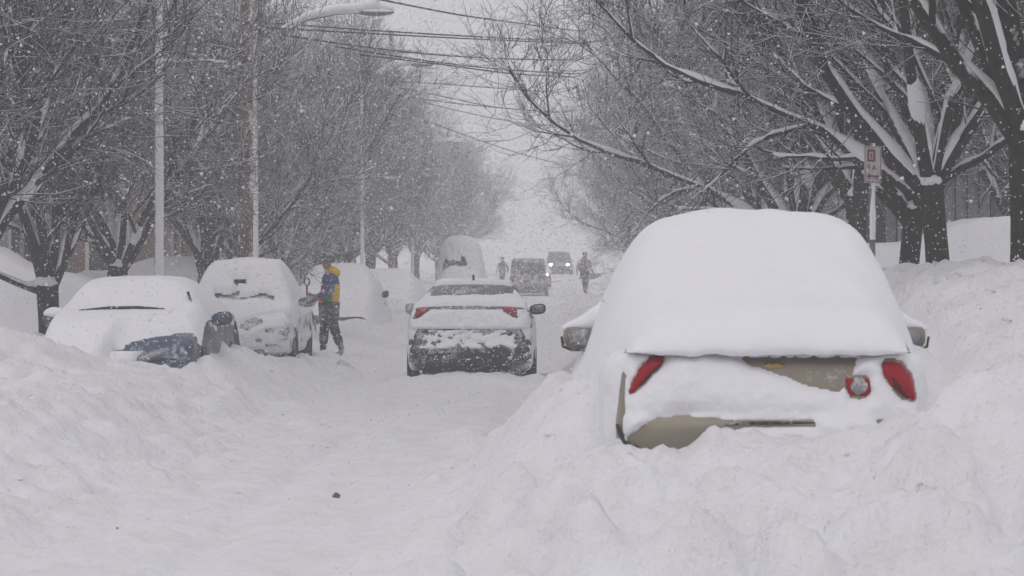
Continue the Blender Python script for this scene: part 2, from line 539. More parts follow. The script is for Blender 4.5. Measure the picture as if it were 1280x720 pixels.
def grow_tree(seed, limbs, fork_h, trunk_r, height, spread, twig_k=1.0):
    """returns Geo trunk(with limbs), Geo crown(branches, twigs), Geo snow"""
    R = random.Random(seed)
    trunk, crown, snow = Geo(), Geo(), Geo()

    def polyline(p, d, length, nseg, jit, trop):
        pts = [Vector(p)]
        d = Vector(d).normalized()
        st = length / nseg
        for i in range(nseg):
            d = (d + Vector((R.gauss(0, jit), R.gauss(0, jit), R.gauss(0, jit) + trop))).normalized()
            pts.append(pts[-1] + d * st)
        return pts

    def snow_on(pts, r0, r1, k=1.0):
        if len(pts) < 3: return
        pts = [Vector(p) for p in catmull(np.array([tuple(p) for p in pts]), len(pts) * 2 + 1)]
        n = len(pts)
        f = [(r0 + (r1 - r0) * i / (n - 1)) for i in range(n)]
        i = 0
        while i < n - 1:
            run = R.randint(2, 7)
            j = min(n - 1, i + run)
            if R.random() < 0.66 and j - i >= 1:
                sp, sr = [], []
                for q in range(i, j + 1):
                    a = pts[max(0, q - 1)]; b = pts[min(n - 1, q + 1)]
                    t = (b - a).normalized()
                    w = Vector((0.08, -0.22, 0.97))
                    nu = w - t * w.dot(t)
                    horiz = nu.length
                    if nu.length > 1e-4: nu.normalize()
                    e = 1.0 if i < q < j else 0.25
                    rr = (f[q] * 0.52 + 0.013 * k) * (0.30 + 0.75 * horiz) * e * R.uniform(0.55, 1.35)
                    sp.append(pts[q] + nu * (f[q] * 0.72 + rr * 0.3) + Vector((R.gauss(0, .006), R.gauss(0, .006), R.gauss(0, .006))))
                    sr.append(rr)
                snow.tube(sp, sr, 6)
            i = j + (0 if R.random() < 0.6 else 1)

    # trunk
    lean = Vector((R.uniform(-.06, .06), R.uniform(-.06, .06), 1))
    tp = polyline((0, 0, -0.35), lean, fork_h + 0.35, 6, 0.03, 0.0)
    tr = [trunk_r * 1.3, trunk_r * 1.08, trunk_r, trunk_r * 0.97, trunk_r * 0.97, trunk_r, trunk_r * 1.05]
    trunk.tube(tp, tr, 12)
    top = tp[-1]
    snow.blob(tuple(top + Vector((0.0, -0.05, 0.02))), (trunk_r * 1.05, trunk_r * 1.05, trunk_r * 0.6), seed)
    L1 = []
    for (az, tilt, ln, rr) in limbs:
        d = Vector((math.cos(az) * math.sin(tilt), math.sin(az) * math.sin(tilt), math.cos(tilt)))
        st = top + Vector((d.x, d.y, 0)) * trunk_r * 0.4 - Vector((0, 0, R.uniform(0.0, 0.25)))
        pts = polyline(st, d, ln, 10, 0.10, 0.06)
        r0, r1 = rr, rr * 0.28
        rad = [r0 + (r1 - r0) * (i / 10) ** 0.8 for i in range(11)]
        trunk.tube(pts, rad, 8)
        snow_on(pts, r0, r1, 1.4)
        if R.random() < 0.45:       # snow packed in the crotch
            e = R.uniform(0.5, 1.0)
            inn = Vector((-d.x, -d.y, 0.4)).normalized()
            sp = [pts[0].lerp(pts[1], 0.2) + inn * rr * 0.3, pts[1] + inn * rr * 0.75, pts[1].lerp(pts[2], e) + inn * rr * 0.8, pts[2].lerp(pts[3], e) + inn * rr * 0.3]
            snow.tube(sp, [rr * 0.8, rr * R.uniform(0.8, 1.2), rr * R.uniform(0.5, 0.8), rr * 0.15], 8)
        if rr > 0.06:              # wind-packed clumps along the lower limb
            for _c in range(R.randint(0, 2)):
                i0_ = R.randint(1, 5)
                off = Vector((R.uniform(-.3, .3), -.55, .75)).normalized()
                kk = rad[i0_] * R.uniform(0.65, 1.0) + .012
                sp = [p_ + off * rad[i0_] * k_ for p_, k_ in ((pts[i0_], .4), (pts[i0_].lerp(pts[i0_ + 1], .5), .65), (pts[i0_ + 1], .7), (pts[i0_ + 1].lerp(pts[i0_ + 2], .6), .6), (pts[i0_ + 2].lerp(pts[i0_ + 3], .2), .3))]
                snow.tube(sp, [kk * .25, kk * R.uniform(.7, 1), kk * R.uniform(.9, 1.3), kk * R.uniform(.5, .9), kk * .15], 9)
        L1.append((pts, rad))
    def sub(pts, rad, t):
        i = min(len(pts) - 2, int(t * (len(pts) - 1)))
        fr = t * (len(pts) - 1) - i
        p = pts[i].lerp(pts[i + 1], fr)
        d = (pts[i + 1] - pts[i]).normalized()
        return p, d, rad[i] + (rad[i + 1] - rad[i]) * fr
    def side_dir(d, ang):
        a = Vector((R.gauss(0, 1), R.gauss(0, 1), R.gauss(0, 0.8)))
        a = (a - d * a.dot(d)).normalized()
        return (d * math.cos(ang) + a * math.sin(ang)).normalized()
    L2 = []
    for pts, rad in L1:
        nb = R.randint(9, 11)
        for k in range(nb):
            t = 0.16 + 0.84 * (k + R.random() * 0.8) / nb
            p, d, r = sub(pts, rad, min(t, 0.995))
            ln = height * R.uniform(0.13, 0.24) * (1.15 - 0.45 * t)
            q = polyline(p, side_dir(d, R.uniform(0.45, 0.95)), ln, 6, 0.10, 0.05)
            r0 = min(r * 0.55, 0.045)
            rr = [r0 + (0.007 - r0) * i / 6 for i in range(7)]
            trunk.tube(q, rr, 5)
            snow_on(q, r0, 0.007, 0.9)
            L2.append((q, rr))
    L3 = []
    for pts, rad in L2:
        nb = int(R.randint(11, 14) * twig_k)
        for k in range(nb):
            t = 0.12 + 0.88 * (k + R.random()) / nb
            p, d, r = sub(pts, rad, min(t, 0.995))
            q = polyline(p, side_dir(d, R.uniform(0.5, 1.1)), R.uniform(0.5, 1.2), 4, 0.14, 0.10)
            r0 = min(r * 0.6, 0.014)
            rr = [r0 + (0.005 - r0) * i / 4 for i in range(5)]
            crown.tube(q, rr, 4)
            L3.append((q, rr))
    for pts, rad in L3:
        for k in range(int(R.randint(6, 8) * twig_k)):
            p, d, r = sub(pts, rad, R.uniform(0.1, 0.99))
            q = polyline(p, side_dir(d, R.uniform(0.4, 1.2)), R.uniform(0.25, 0.65), 2, 0.2, 0.04)
            crown.tube(q, [0.006, 0.005, 0.0035], 3)
    return trunk, crown, snow

def limbset(R, n, tilt0, tilt1, ln, rr, az0=0.0, bias=None):
    out = []
    for i in range(n):
        az = az0 + i * 2 * math.pi / n + R.uniform(-.3, .3)
        k = 1.0
        if bias is not None:
            k = 1 + 0.18 * math.cos(az - bias)
        out.append((az, R.uniform(tilt0, tilt1) * k, ln * R.uniform(0.85, 1.12) * k, rr * R.uniform(0.8, 1.1)))
    return out

TREES = {}
def tree_variant(key, seed, **kw):
    R = random.Random(seed * 7 + 1)
    limbs = limbset(R, kw['n'], kw['t0'], kw['t1'], kw['ln'], kw['rr'], R.uniform(0, 6), kw.get('bias')) + kw.get('extra', [])
    t, c, s = grow_tree(seed, limbs, kw['fork'], kw['tr'], kw['h'], 1.0, kw.get('tw', 1.0))
    TREES[key] = (t, c, s)

PI = math.pi
# wide, low-forked trees of the tan sedan's side (limbs reach over the street, towards -x)
tree_variant('wide_a', 3, n=8, t0=0.3, t1=0.8, ln=5.0, rr=0.085, fork=1.05, tr=0.135, h=8.6, bias=PI,
             extra=[(0.1, 1.15, 3.2, 0.06), (PI - 0.3, 0.25, 6.0, 0.10)])
tree_variant('wide_b', 12, n=8, t0=0.3, t1=0.72, ln=5.6, rr=0.09, fork=1.3, tr=0.15, h=9.4, bias=PI,
             extra=[(PI + 0.2, 0.8, 4.4, 0.09), (2.0, 0.15, 6.0, 0.11)])
tree_variant('wide_c', 29, n=9, t0=0.25, t1=0.8, ln=5.2, rr=0.08, fork=0.95, tr=0.135, h=8.8, bias=PI,
             extra=[(PI - 0.1, 0.7, 4.6, 0.09)])
# tighter trees of the blue car's side
tree_variant('vase_a', 41, n=8, t0=0.2, t1=0.62, ln=4.8, rr=0.085, fork=0.95, tr=0.165, h=7.4,
             extra=[(PI + 0.1, 1.05, 3.4, 0.07), (0.15, 0.62, 4.6, 0.08)])
tree_variant('vase_b', 57, n=9, t0=0.15, t1=0.6, ln=5.0, rr=0.085, fork=1.2, tr=0.17, h=7.8,
             extra=[(PI, 0.9, 3.4, 0.065)])
_tree_mesh = {}
def plant_tree(key, x, y, rz, s, label, group, zoff=0.0):
    t = thing('street_tree', label, 'tree', (x, y, float(ground_z(np.array([x]), np.array([y]), False)[0]) + zoff), rz, group)
    t.scale = (s, s, s)
    if key not in _tree_mesh:
        g = TREES[key]
        _tree_mesh[key] = (g[0].obj('trunk', M_BARK, t), g[1].obj('crown', M_TWIG, t), g[2].obj('snow_load', M_TREESNOW, t))
        _tree_mesh[key][1]['kind'] = 'stuff'; _tree_mesh[key][2]['kind'] = 'stuff'
    else:
        for p in _tree_mesh[key]:
            copy_part(p, t)
    return t

ORD = ['nearest', 'second', 'third', 'fourth', 'fifth', 'sixth', 'seventh', 'eighth', 'ninth', 'tenth', 'eleventh', 'twelfth', 'thirteenth', 'fourteenth', 'fifteenth']
G_R, G_L = 'bare street trees on the tan sedan side', 'bare street trees on the blue car side'
right_trees = [  # variant, px of trunk, distance, turn, scale
    ('wide_b', 1283, 28.0, 0.15, 1.0, 'big dark bare tree at the picture edge, long snowy limb over the tan sedan'),
    ('wide_a', 1175, 34.0, 0.0, 0.95, 'low-forked bare tree with snow stuck in its crotch, beside the small grey dome'),
    ('wide_c', 1132, 37.5, 0.5, 0.92, 'stocky bare tree just behind the parking sign with snow-striped trunk'),
    ('wide_b', 1072, 44.5, -0.35, 1.0, None), ('wide_a', 1012, 53.0, 0.4, 1.05, None), ('wide_c', 960, 62.0, -0.2, 1.05, None),
    ('wide_b', 925, 72.0, 0.3, 1.0, None), ('wide_a', 893, 84.0, -0.3, 0.95, None), ('wide_c', 868, 97.0, 0.25, 1.0, None),
    ('wide_b', 848, 112.0, -0.1, 0.95, None), ('wide_a', 832, 128.0, 0.2, 1.0, None), ('wide_c', 816, 148.0, 0.0, 1.0, None),
    ('wide_b', 802, 172.0, 0.3, 1.0, None), ('wide_a', 788, 205.0, -0.2, 1.05, None)]
for i, (k, px, D, rz, s, lab) in enumerate(right_trees):
    plant_tree(k, X(px, D), D, rz, s, lab or ('bare snow-dusted tree, %s from the camera in the row past the parking sign' % ORD[i]), G_R)
left_trees = [
    ('vase_b', -22, 41.0, 2.2, 1.15, 'bare tree at the picture edge whose limbs reach in above the blue car'),
    ('vase_a', 60, 47.0, 0.0, 1.0, 'dark vase-shaped bare tree with a snowy long limb, behind the blue car'),
    ('vase_b', 150, 54.0, 1.1, 1.0, 'bare tree between the white lamp pole and the vase-shaped tree'),
    ('vase_a', 256, 64.0, 2.4, 1.05, 'bare low-forked tree just past the snow-plastered white lamp pole'),
    ('vase_b', 300, 74.0, 0.6, 1.1, None), ('vase_a', 352, 84.0, 4.0, 1.15, None), ('vase_b', 398, 96.0, 5.0, 1.2, None),
    ('vase_a', 430, 108.0, 1.7, 1.2, None), ('vase_b', 462, 122.0, 3.0, 1.2, None), ('vase_a', 492, 140.0, 5.3, 1.25, None),
    ('vase_b', 520, 162.0, 2.0, 1.25, None), ('vase_a', 548, 188.0, 0.8, 1.25, None), ('vase_b', 575, 220.0, 1.4, 1.3, None)]
for i, (k, px, D, rz, s, lab) in enumerate(left_trees):
    plant_tree(k, X(px, D), D, rz, s, lab or ('bare snowy tree, %s from the camera in the row past the lamp poles' % ORD[i]), G_L)
yard_trees = [('wide_a', 7.6, 52, 2.0, 1.1), ('wide_c', 9.5, 64, 0.9, 1.2), ('wide_b', 8.2, 80, 3.0, 1.25), ('wide_a', 9.0, 100, 1.0, 1.3), ('wide_c', 9.0, 125, 2.2, 1.3),
              ('wide_c', -12.5, 72, 1.5, 1.15), ('wide_b', -13.5, 88, 0.4, 1.25), ('wide_a', -12.0, 104, 3.3, 1.25), ('wide_b', -13.0, 122, 2.1, 1.3), ('wide_c', -12.0, 145, 0.2, 1.3), ('wide_a', -11.0, 172, 1.2, 1.3)]
for i, (k, x, y, rz, s) in enumerate(yard_trees):
    if x > 0:
        lab = 'hazy bare yard tree, %s from the camera behind the parking sign row' % ORD[i]
    else:
        lab = 'hazy bare yard tree, %s from the camera behind the lamp pole row' % ORD[i - 5]
    plant_tree(k, x, y, rz, s, lab, 'yard trees behind the street rows')

# ------------------------------------------------------------------ cars
SEDAN = [  # y from the tail, floor, shoulder height, half width, top height, half width of the top
    (0.00, .42, .88, .70, .95, .60), (0.07, .32, .95, .83, 1.02, .70), (0.30, .24, .99, .885, 1.06, .74), (0.85, .22, .985, .90, 1.09, .73),
    (1.12, .22, .98, .905, 1.13, .71), (1.72, .22, .97, .905, 1.38, .61), (2.15, .22, .96, .905, 1.44, .58), (2.75, .22, .95, .905, 1.43, .58),
    (3.10, .22, .94, .905, 1.37, .60), (3.72, .22, .92, .90, .99, .69), (4.25, .22, .86, .885, .91, .66), (4.62, .26, .76, .84, .80, .60), (4.78, .36, .64, .70, .67, .50)]
VAN = [
    (0.00, .45, 1.05, .80, 1.75, .66), (0.08, .36, 1.10, .93, 1.92, .76), (0.35, .30, 1.12, .97, 2.02, .80), (1.2, .28, 1.12, .98, 2.06, .82),
    (2.2, .28, 1.12, .98, 2.06, .82), (3.0, .28, 1.12, .98, 2.03, .80), (3.4, .28, 1.12, .98, 1.90, .76), (3.95, .28, 1.10, .97, 1.24, .80), (4.5, .30, 1.05, .95, 1.10, .76), (4.85, .36, .95, .88, 1.0, .7), (5.0, .45, .85, .76, .88, .6)]

def loft(table, ns=64, nh=26):
    T = catmull(table, ns)
    rings = []
    for (y, zl, zb, w, zt, wt) in T:
        half = np.array([(0, zl), (.78 * w, zl), (.95 * w, zl + .05), (1.0 * w, zl + .22), (1.005 * w, (zl + zb) / 2 + .08), (.985 * w, zb - .07), (.935 * w, zb),
                         ((.935 * w + wt) / 2 + .015, (zb + zt) / 2), (wt, zt - .055 * min(1, (zt - zb) / .2)), (wt * .8, zt - .012), (wt * .4, zt), (0, zt + .003)])
        h = catmull(half, nh)
        h[0, 0] = 0; h[-1, 0] = 0
        full = np.concatenate([h, np.stack([-h[-2:0:-1, 0], h[-2:0:-1, 1]], 1)])
        rings.append(np.stack([full[:, 0], np.full(len(full), y), full[:, 1]], 1))
    R = np.array(rings)                        # ns, N, 3
    N = R.shape[1]
    L = table[-1][0]
    # close both ends with shrinking rings
    def capr(r, dy):
        c = np.array([0, r[0, 1], (r[:, 2].max() + r[:, 2].min()) / 2])
        out = []
        for k in (0.92, 0.82, 0.7, 0.56, 0.42, 0.28, 0.14, 0.0002):
            q = c + (r - c) * k
            q[:, 1] += dy * (1 - k * k)
            out.append(q)
        return out
    rear = capr(R[0], -0.035)[::-1]
    front = capr(R[-1], 0.05)
    A = np.array(rear + list(R) + front)
    return A, len(rear), N, L

def rear_shape(V):
    """bumper shelf and leaning boot lid at the tail"""
    w = sstep(0.55, 0.1, V[:, 1])
    z = V[:, 2]
    bump = -0.075 * sstep(0.30, 0.38, z) * sstep(0.67, 0.60, z)
    lean = 0.16 * np.clip(z - 0.64, 0, 1)
    V[:, 1] += w * (bump + lean)
    return V

def ring_faces(n, N):
    i = np.arange(n - 1)[:, None] * N; j = np.arange(N)[None, :]; j2 = (np.arange(N)[None, :] + 1) % N
    return np.stack([(i + j).ravel(), (i + N + j).ravel(), (i + N + j2).ravel(), (i + j2).ravel()], 1)

class CarShape:
    def __init__(s, table, sx=1.0, sz=1.0, tail=True):
        A, nr, N, L = loft(table)
        s.n, s.N, s.L = A.shape[0], N, L
        V = A.reshape(-1, 3).copy()
        if tail: V = rear_shape(V)
        V[:, 0] *= sx; V[:, 2] *= sz
        s.V = V
        s.F = ring_faces(s.n, N)
        s.bvh = BVHTree.FromPolygons([tuple(v) for v in V], [tuple(int(i) for i in f) for f in s.F])
        s.C = V[s.F].mean(1)
        nn = np.cross(V[s.F[:, 1]] - V[s.F[:, 0]], V[s.F[:, 2]] - V[s.F[:, 0]])
        s.Nrm = nn / (np.linalg.norm(nn, axis=1)[:, None] + 1e-9)
    def cast(s, o, d):
        h = s.bvh.ray_cast(Vector(o), Vector(d))
        return h[0]

def sub_mesh(name, V, Fq, mat, parent, smooth=True):
    used = np.unique(Fq)
    mp = -np.ones(len(V), dtype=int); mp[used] = np.arange(len(used))
    return fast_mesh(name, V[used], mp[Fq], mat, parent, smooth)

def poly_sd(px, py, poly):
    """signed distance to a polygon (negative inside)"""
    poly = np.asarray(poly, dtype=float)
    d = np.full(px.shape, 1e9); inside = np.zeros(px.shape, dtype=bool)
    n = len(poly)
    for i in range(n):
        a, b = poly[i], poly[(i + 1) % n]
        e = b - a
        t = np.clip(((px - a[0]) * e[0] + (py - a[1]) * e[1]) / (e @ e + 1e-12), 0, 1)
        d = np.minimum(d, np.hypot(px - a[0] - t * e[0], py - a[1] - t * e[1]))
        c = (a[1] > py) != (b[1] > py)
        xi = (b[0] - a[0]) * (py - a[1]) / (b[1] - a[1] + 1e-12) + a[0]
        inside ^= c & (px < xi)
    return np.where(inside, -d, d)

def grid_faces(n, m):
    i = (np.arange(n - 1)[:, None] * m + np.arange(m - 1)[None, :]).ravel()
    return np.stack([i, i + 1, i + 1 + m, i + m], 1)

def plaster(shape, side, name, mat, parent, field, step=0.025, T=0.03, width=0.03, lo=None, hi=None, seed=0, lump=0.35):
    """snow stuck to one side of a body: its thickness follows field(a, b) > 0"""
    L = shape.L
    if side in ('rear', 'front'):
        a = np.arange(-1.0, 1.0, step)
    else:
        a = np.arange(0.0, L, step)
    b = np.arange(lo if lo is not None else 0.2, hi if hi is not None else 1.25, step)
    A, B = np.meshgrid(a, b, indexing='ij')
    Fv = field(A, B)
    t = T * (1 - np.exp(-np.maximum(Fv, 0) / width)) * (1 + lump * 2 * fbm(A * 5, B * 5, seed, 3))
    ok = np.zeros(A.shape, dtype=bool)
    S = np.zeros(A.shape + (3,))
    for i in range(A.shape[0]):
        for j in range(A.shape[1]):
            if side == 'rear': o, d = (A[i, j], -2, B[i, j]), (0, 1, 0)
            elif side == 'front': o, d = (A[i, j], L + 2, B[i, j]), (0, -1, 0)
            elif side == 'left': o, d = (-3, A[i, j], B[i, j]), (1, 0, 0)
            else: o, d = (3, A[i, j], B[i, j]), (-1, 0, 0)
            h = shape.cast(o, d)
            if h is not None:
                ok[i, j] = True
                S[i, j] = h
    out = {'rear': (0, -1, 0), 'front': (0, 1, 0), 'left': (-1, 0, 0), 'right': (1, 0, 0)}[side]
    tt = np.where(Fv > 0, t, -0.012)
    V = S + tt[..., None] * np.array(out)
    n, m = A.shape
    Fq = grid_faces(n, m)
    if side in ('rear', 'right'):
        pass
    okf = ok.ravel()[Fq].all(1) & (Fv.ravel()[Fq] > 0).any(1)
    # drop stretched faces at the silhouette
    Vf = V.reshape(-1, 3)
    ax = 1 if side in ('rear', 'front') else 0
    dep = Vf[Fq][:, :, ax]
    okf &= (dep.max(1) - dep.min(1)) < 0.16
    if okf.sum() == 0: return None
    return sub_mesh(name, Vf, Fq[okf], mat, parent)

def blur2(H, k):
    for _ in range(k):
        Pd = np.pad(H, 1, mode='edge')
        H = (Pd[:-2, 1:-1] + Pd[2:, 1:-1] + Pd[1:-1, :-2] + Pd[1:-1, 2:] + 4 * H) / 8
    return H

def blanket(shape, name, mat, parent, t_top=0.35, t_deck=0.25, k_side=2.0, k_rear=0.55, k_front=0.6, step=0.04, ext=0.25, cut=None, blur=6, seed=0, amp=0.02, lip=0.0, box=(-10, 10), wrap=None, grow=0, taper=None, crown=0.0):
    """deep snow lying on a vehicle, filled in between roof, boot and bonnet"""
    L = shape.L
    x = np.arange(-1.0 - ext, 1.0 + ext + 1e-6, step); y = np.arange(max(-ext, box[0]), min(L + ext, box[1]) + 1e-6, step)
    Xg, Yg = np.meshgrid(x, y, indexing='ij')
    H = np.full(Xg.shape, -5.0)
    roof = shape.V[:, 2].max()
    for i in range(Xg.shape[0]):
        for j in range(Xg.shape[1]):
            h = shape.bvh.ray_cast(Vector((Xg[i, j], Yg[i, j], 5)), Vector((0, 0, -1)))[0]
            if h is not None and h.z > 0.62:
                k = max(0.0, min(1.0, (h.z - 0.95) / (roof - 1.0)))
                H[i, j] = h.z + t_deck + (t_top - t_deck) * k
    Hb = np.where(H > -4, H - t_deck, -5.0)
    for _ in range(grow):
        G = H.copy()
        sel = (Yg > 1.3) & (Yg < 3.4)
        G[1:] = np.where(sel[1:], np.maximum(G[1:], H[:-1] - .006), G[1:]); G[:-1] = np.where(sel[:-1], np.maximum(G[:-1], H[1:] - .006), G[:-1])
        H = G
    # snow bridges the hollows: cones of repose, steeper sideways than lengthwise
    ks = k_side if callable(k_side) else (lambda yy: np.full(yy.shape, k_side))
    KS = ks(Yg) * step
    for _ in range(int(1.6 / step)):
        G = H.copy()
        G[1:] = np.maximum(G[1:], H[:-1] - KS[1:]); G[:-1] = np.maximum(G[:-1], H[1:] - KS[:-1])
        G[:, :-1] = np.maximum(G[:, :-1], H[:, 1:] - k_rear * step)
        G[:, 1:] = np.maximum(G[:, 1:], H[:, :-1] - k_front * step)
        if np.abs(G - H).max() < 1e-6: break
        H = G
    # round the edge over tail and nose
    if lip:
        H = H - lip * (np.exp(-np.maximum(Yg - 0.02, 0) / 0.10))
    H = blur2(H, blur)
    H = H - crown * np.clip(np.abs(Xg) / .95, 0, 1.3) ** 2.6
    H = H + amp * fbm(Xg * 1.6, Yg * 1.2, seed, 3) + amp * 0.25 * perlin(Xg * 9, Yg * 7, seed + 9)
    if taper is not None:
        tp = taper(Xg, Yg)
        H = np.where((Hb > 0) & (tp < 1), Hb - .01 + (H - Hb) * tp, np.where(tp < 1, H - .3 * (1 - tp), H))
    keep = np.ones(H.shape, dtype=bool)
    if cut is not None:
        keep = cut(Xg, Yg, H)
    # soften the edge: one more ring of cells, let down a little below its neighbours
    Kp = np.where(keep, H, 9.0)
    Pd = np.pad(Kp, 1, mode='constant', constant_values=9.0)
    nb = np.min(np.stack([Pd[:-2, 1:-1], Pd[2:, 1:-1], Pd[1:-1, :-2], Pd[1:-1, 2:], Pd[:-2, :-2], Pd[2:, 2:], Pd[:-2, 2:], Pd[2:, :-2]]), 0)
    ring = (~keep) & (nb < 8.9)
    Hr = np.clip(H, nb - 0.07, nb - 0.035)
    Hr = np.where((Hb > 0) & (nb - Hb < .3), np.maximum(np.minimum(Hr, Hb - .01), nb - .4), Hr)
    Hr = np.where((Hb < 0) & (Yg > L - .25) & (Xg > -.1), nb - .5, Hr)
    H = np.where(ring, Hr, H)
    keep = keep | ring
    V = np.stack([Xg, Yg, H], -1)
    if wrap is not None:
        y0, r, zl = wrap
        j0 = int(np.argmin(np.abs(y - y0)))
        V, keep = V[:, j0:], keep[:, j0:]
        edge = V[:, 0].copy()
        zlip = zl + 0.03 * perlin(edge[:, 0] * 3.1, edge[:, 0] * 0, seed + 6) + 0.018 * perlin(edge[:, 0] * 8, edge[:, 0] * 0, seed + 3) + 0.006 * perlin(edge[:, 0] * 23, edge[:, 0] * 0, seed + 4)
        hh = np.maximum(edge[:, 2] - zlip, 0.01)
        rows = []
        for tt in (1.0, 1.25, 1.12, .95, .78, .62, .46, .32, .2, .1):
            a = tt * PI / 2
            q = edge.copy()
            rx = r * (1 - 0.45 * np.clip(np.abs(edge[:, 0]) / .92, 0, 1) ** 4) * np.minimum(1, hh / .08)
            q[:, 1] -= rx * math.sin(a)
            rx = rx * (1 + .25 * perlin(edge[:, 0] * 2.7, edge[:, 0] * 0 + .5, seed + 8))
            k0 = np.minimum(0.38 * rx, hh * .6)
            q[:, 2] = edge[:, 2] - k0 * math.sin(a) - (hh - k0) * (1 - math.cos(a)) / 1.38
            rows.append((tt, q))
        rows.sort(key=lambda p_: -p_[0])
        V = np.concatenate([np.stack([q for _, q in rows], 1), V], 1)
        ok0 = keep[:, 0] & (hh > .012)
        keep = np.concatenate([np.repeat(ok0[:, None], len(rows), 1), keep], 1)
    n, m = V.shape[:2]
    Fq = grid_faces(n, m)[:, ::-1]
    kf = keep.ravel()[Fq].all(1)
    return sub_mesh(name, V.reshape(-1, 3), Fq[kf], mat, parent)

def patch(shape, side, name, poly, mat, parent, off=0.006, th=0.02, step=0.02):
    """a lens, badge or panel lying on the body, outline given in (a, z)"""
    poly = np.asarray(poly, dtype=float)
    bm = bmesh.new()
    vs = [bm.verts.new((p[0], 0, p[1])) for p in poly]
    bm.faces.new(vs)
    bmesh.ops.triangulate(bm, faces=bm.faces[:])
    for _ in range(2):
        bmesh.ops.subdivide_edges(bm, edges=[e for e in bm.edges if e.calc_length() > step], cuts=1, use_grid_fill=True)
    bmesh.ops.triangulate(bm, faces=bm.faces[:])
    c = poly.mean(0)
    n0 = len(bm.verts)
    L = shape.L
    bound = {v for e in bm.edges if len(e.link_faces) == 1 for v in e.verts}
    last = None
    for v in bm.verts:
        a, z = v.co.x, v.co.z
        if side == 'rear': o, d = (a, -2, z), (0, 1, 0)
        elif side == 'front': o, d = (a, L + 2, z), (0, -1, 0)
        elif side == 'left': o, d = (-3, a, z), (1, 0, 0)
        else: o, d = (3, a, z), (-1, 0, 0)
        h = shape.cast(o, d)
        if h is None:
            h = last if last is not None else Vector((a, 0, z))
            h = Vector((a, h.y, z)) if side in ('rear', 'front') else Vector((h.x, a, z))
        last = h
        k = -0.01 if v in bound else off
        v.co = h - Vector(d) * k
    bm.normal_update()
    me = bpy.data.meshes.new(name)
    bm.to_mesh(me); bm.free()
    me.polygons.foreach_set('use_smooth', np.ones(len(me.polygons), dtype=bool))
    me.materials.append(mat)
    o = bpy.data.objects.new(name, me)
    COL.objects.link(o)
    o.parent = parent
    return o

def wheel(parent, x, y, r=0.32, w=0.2):
    t = Geo()
    prof = [(-w / 2, r * .62), (-w / 2, r * .92), (-w * .38, r), (w * .38, r), (w / 2, r * .92), (w / 2, r * .62)]
    n = 24
    def lathe(g, prof):
        V = [(x + px, y + math.cos(a) * pr, r + math.sin(a) * pr) for px, pr in prof for a in [k * 2 * PI / n for k in range(n)]]
        Fs = [(i * n + k, i * n + (k + 1) % n, (i + 1) * n + (k + 1) % n, (i + 1) * n + k) for i in range(len(prof) - 1) for k in range(n)]
        g.add(np.array(V), np.array(Fs))
    lathe(t, prof)
    o = t.obj('wheel', M_BLACKCLEAN, parent)
    g = Geo()
    s = 1 if x > 0 else -1
    lathe(g, [(s * w * .42, r * .64), (s * w * .30, r * .55), (s * w * .36, r * .2), (s * w * .40, 0.01)])
    g.obj('rim', M_RIM, o)
    return o

def mirror(parent, side, shape, y=3.05, z=0.99, mat=M_BLACK, x0=0.89, x1=1.16, h=0.16, face=-1, snow=0.0):
    """door mirror: rounded housing, glass facing the tail, short foot"""
    g = Geo()
    prof = [(0.0, .45), (.12, .80), (.35, 1.0), (.7, 1.0), (.9, .86), (1.0, .5)]
    V = []; n = 14
    for t, k in prof:
        for q in range(n):
            a = q * 2 * PI / n
            ca, sa = math.cos(a), math.sin(a)
            ex = math.copysign(abs(ca) ** .6, ca); ez = math.copysign(abs(sa) ** .6, sa)
            V.append((side * (x0 + (x1 - x0) * t), y + (0.0 if ex * -face > 0 else 0.10) * 0 + ex * 0.075 * k, z + ez * h / 2 * k - 0.02 * (1 - t)))
    Fs = [(i * n + q, i * n + (q + 1) % n, (i + 1) * n + (q + 1) % n, (i + 1) * n + q) for i in range(len(prof) - 1) for q in range(n)]
    Fs2 = []
    g.add(np.array(V), np.array(Fs))
    # end cap
    c0 = len(V)
    g.add(np.array([V[-n + q] for q in range(n)] + [(side * (x1 + 0.005), y, z)] * n), np.array([(q, (q + 1) % n, n + (q + 1) % n, n + q) for q in range(n)]))
    o = g.obj('mirror', mat, parent)
    k = Geo()
    k.box((-0.5, -0.5, -0.5), (0.5, 0.5, 0.5), np.diag([(x1 - x0) * .68, 0.012, h * .66]), (side * (x0 + (x1 - x0) * .52), y - 0.076, z))
    k.obj('mirror_glass', M_LENSGREY, o, False)
    if snow:
        b = Geo()
        b.blob((side * (x0 + (x1 - x0) * .42), y, z + h * .52), ((x1 - x0) * .62, .10, snow), 3, 9, 14, 0.08)
        b.obj('mirror_snow', M_BLANKET, o)
    return o

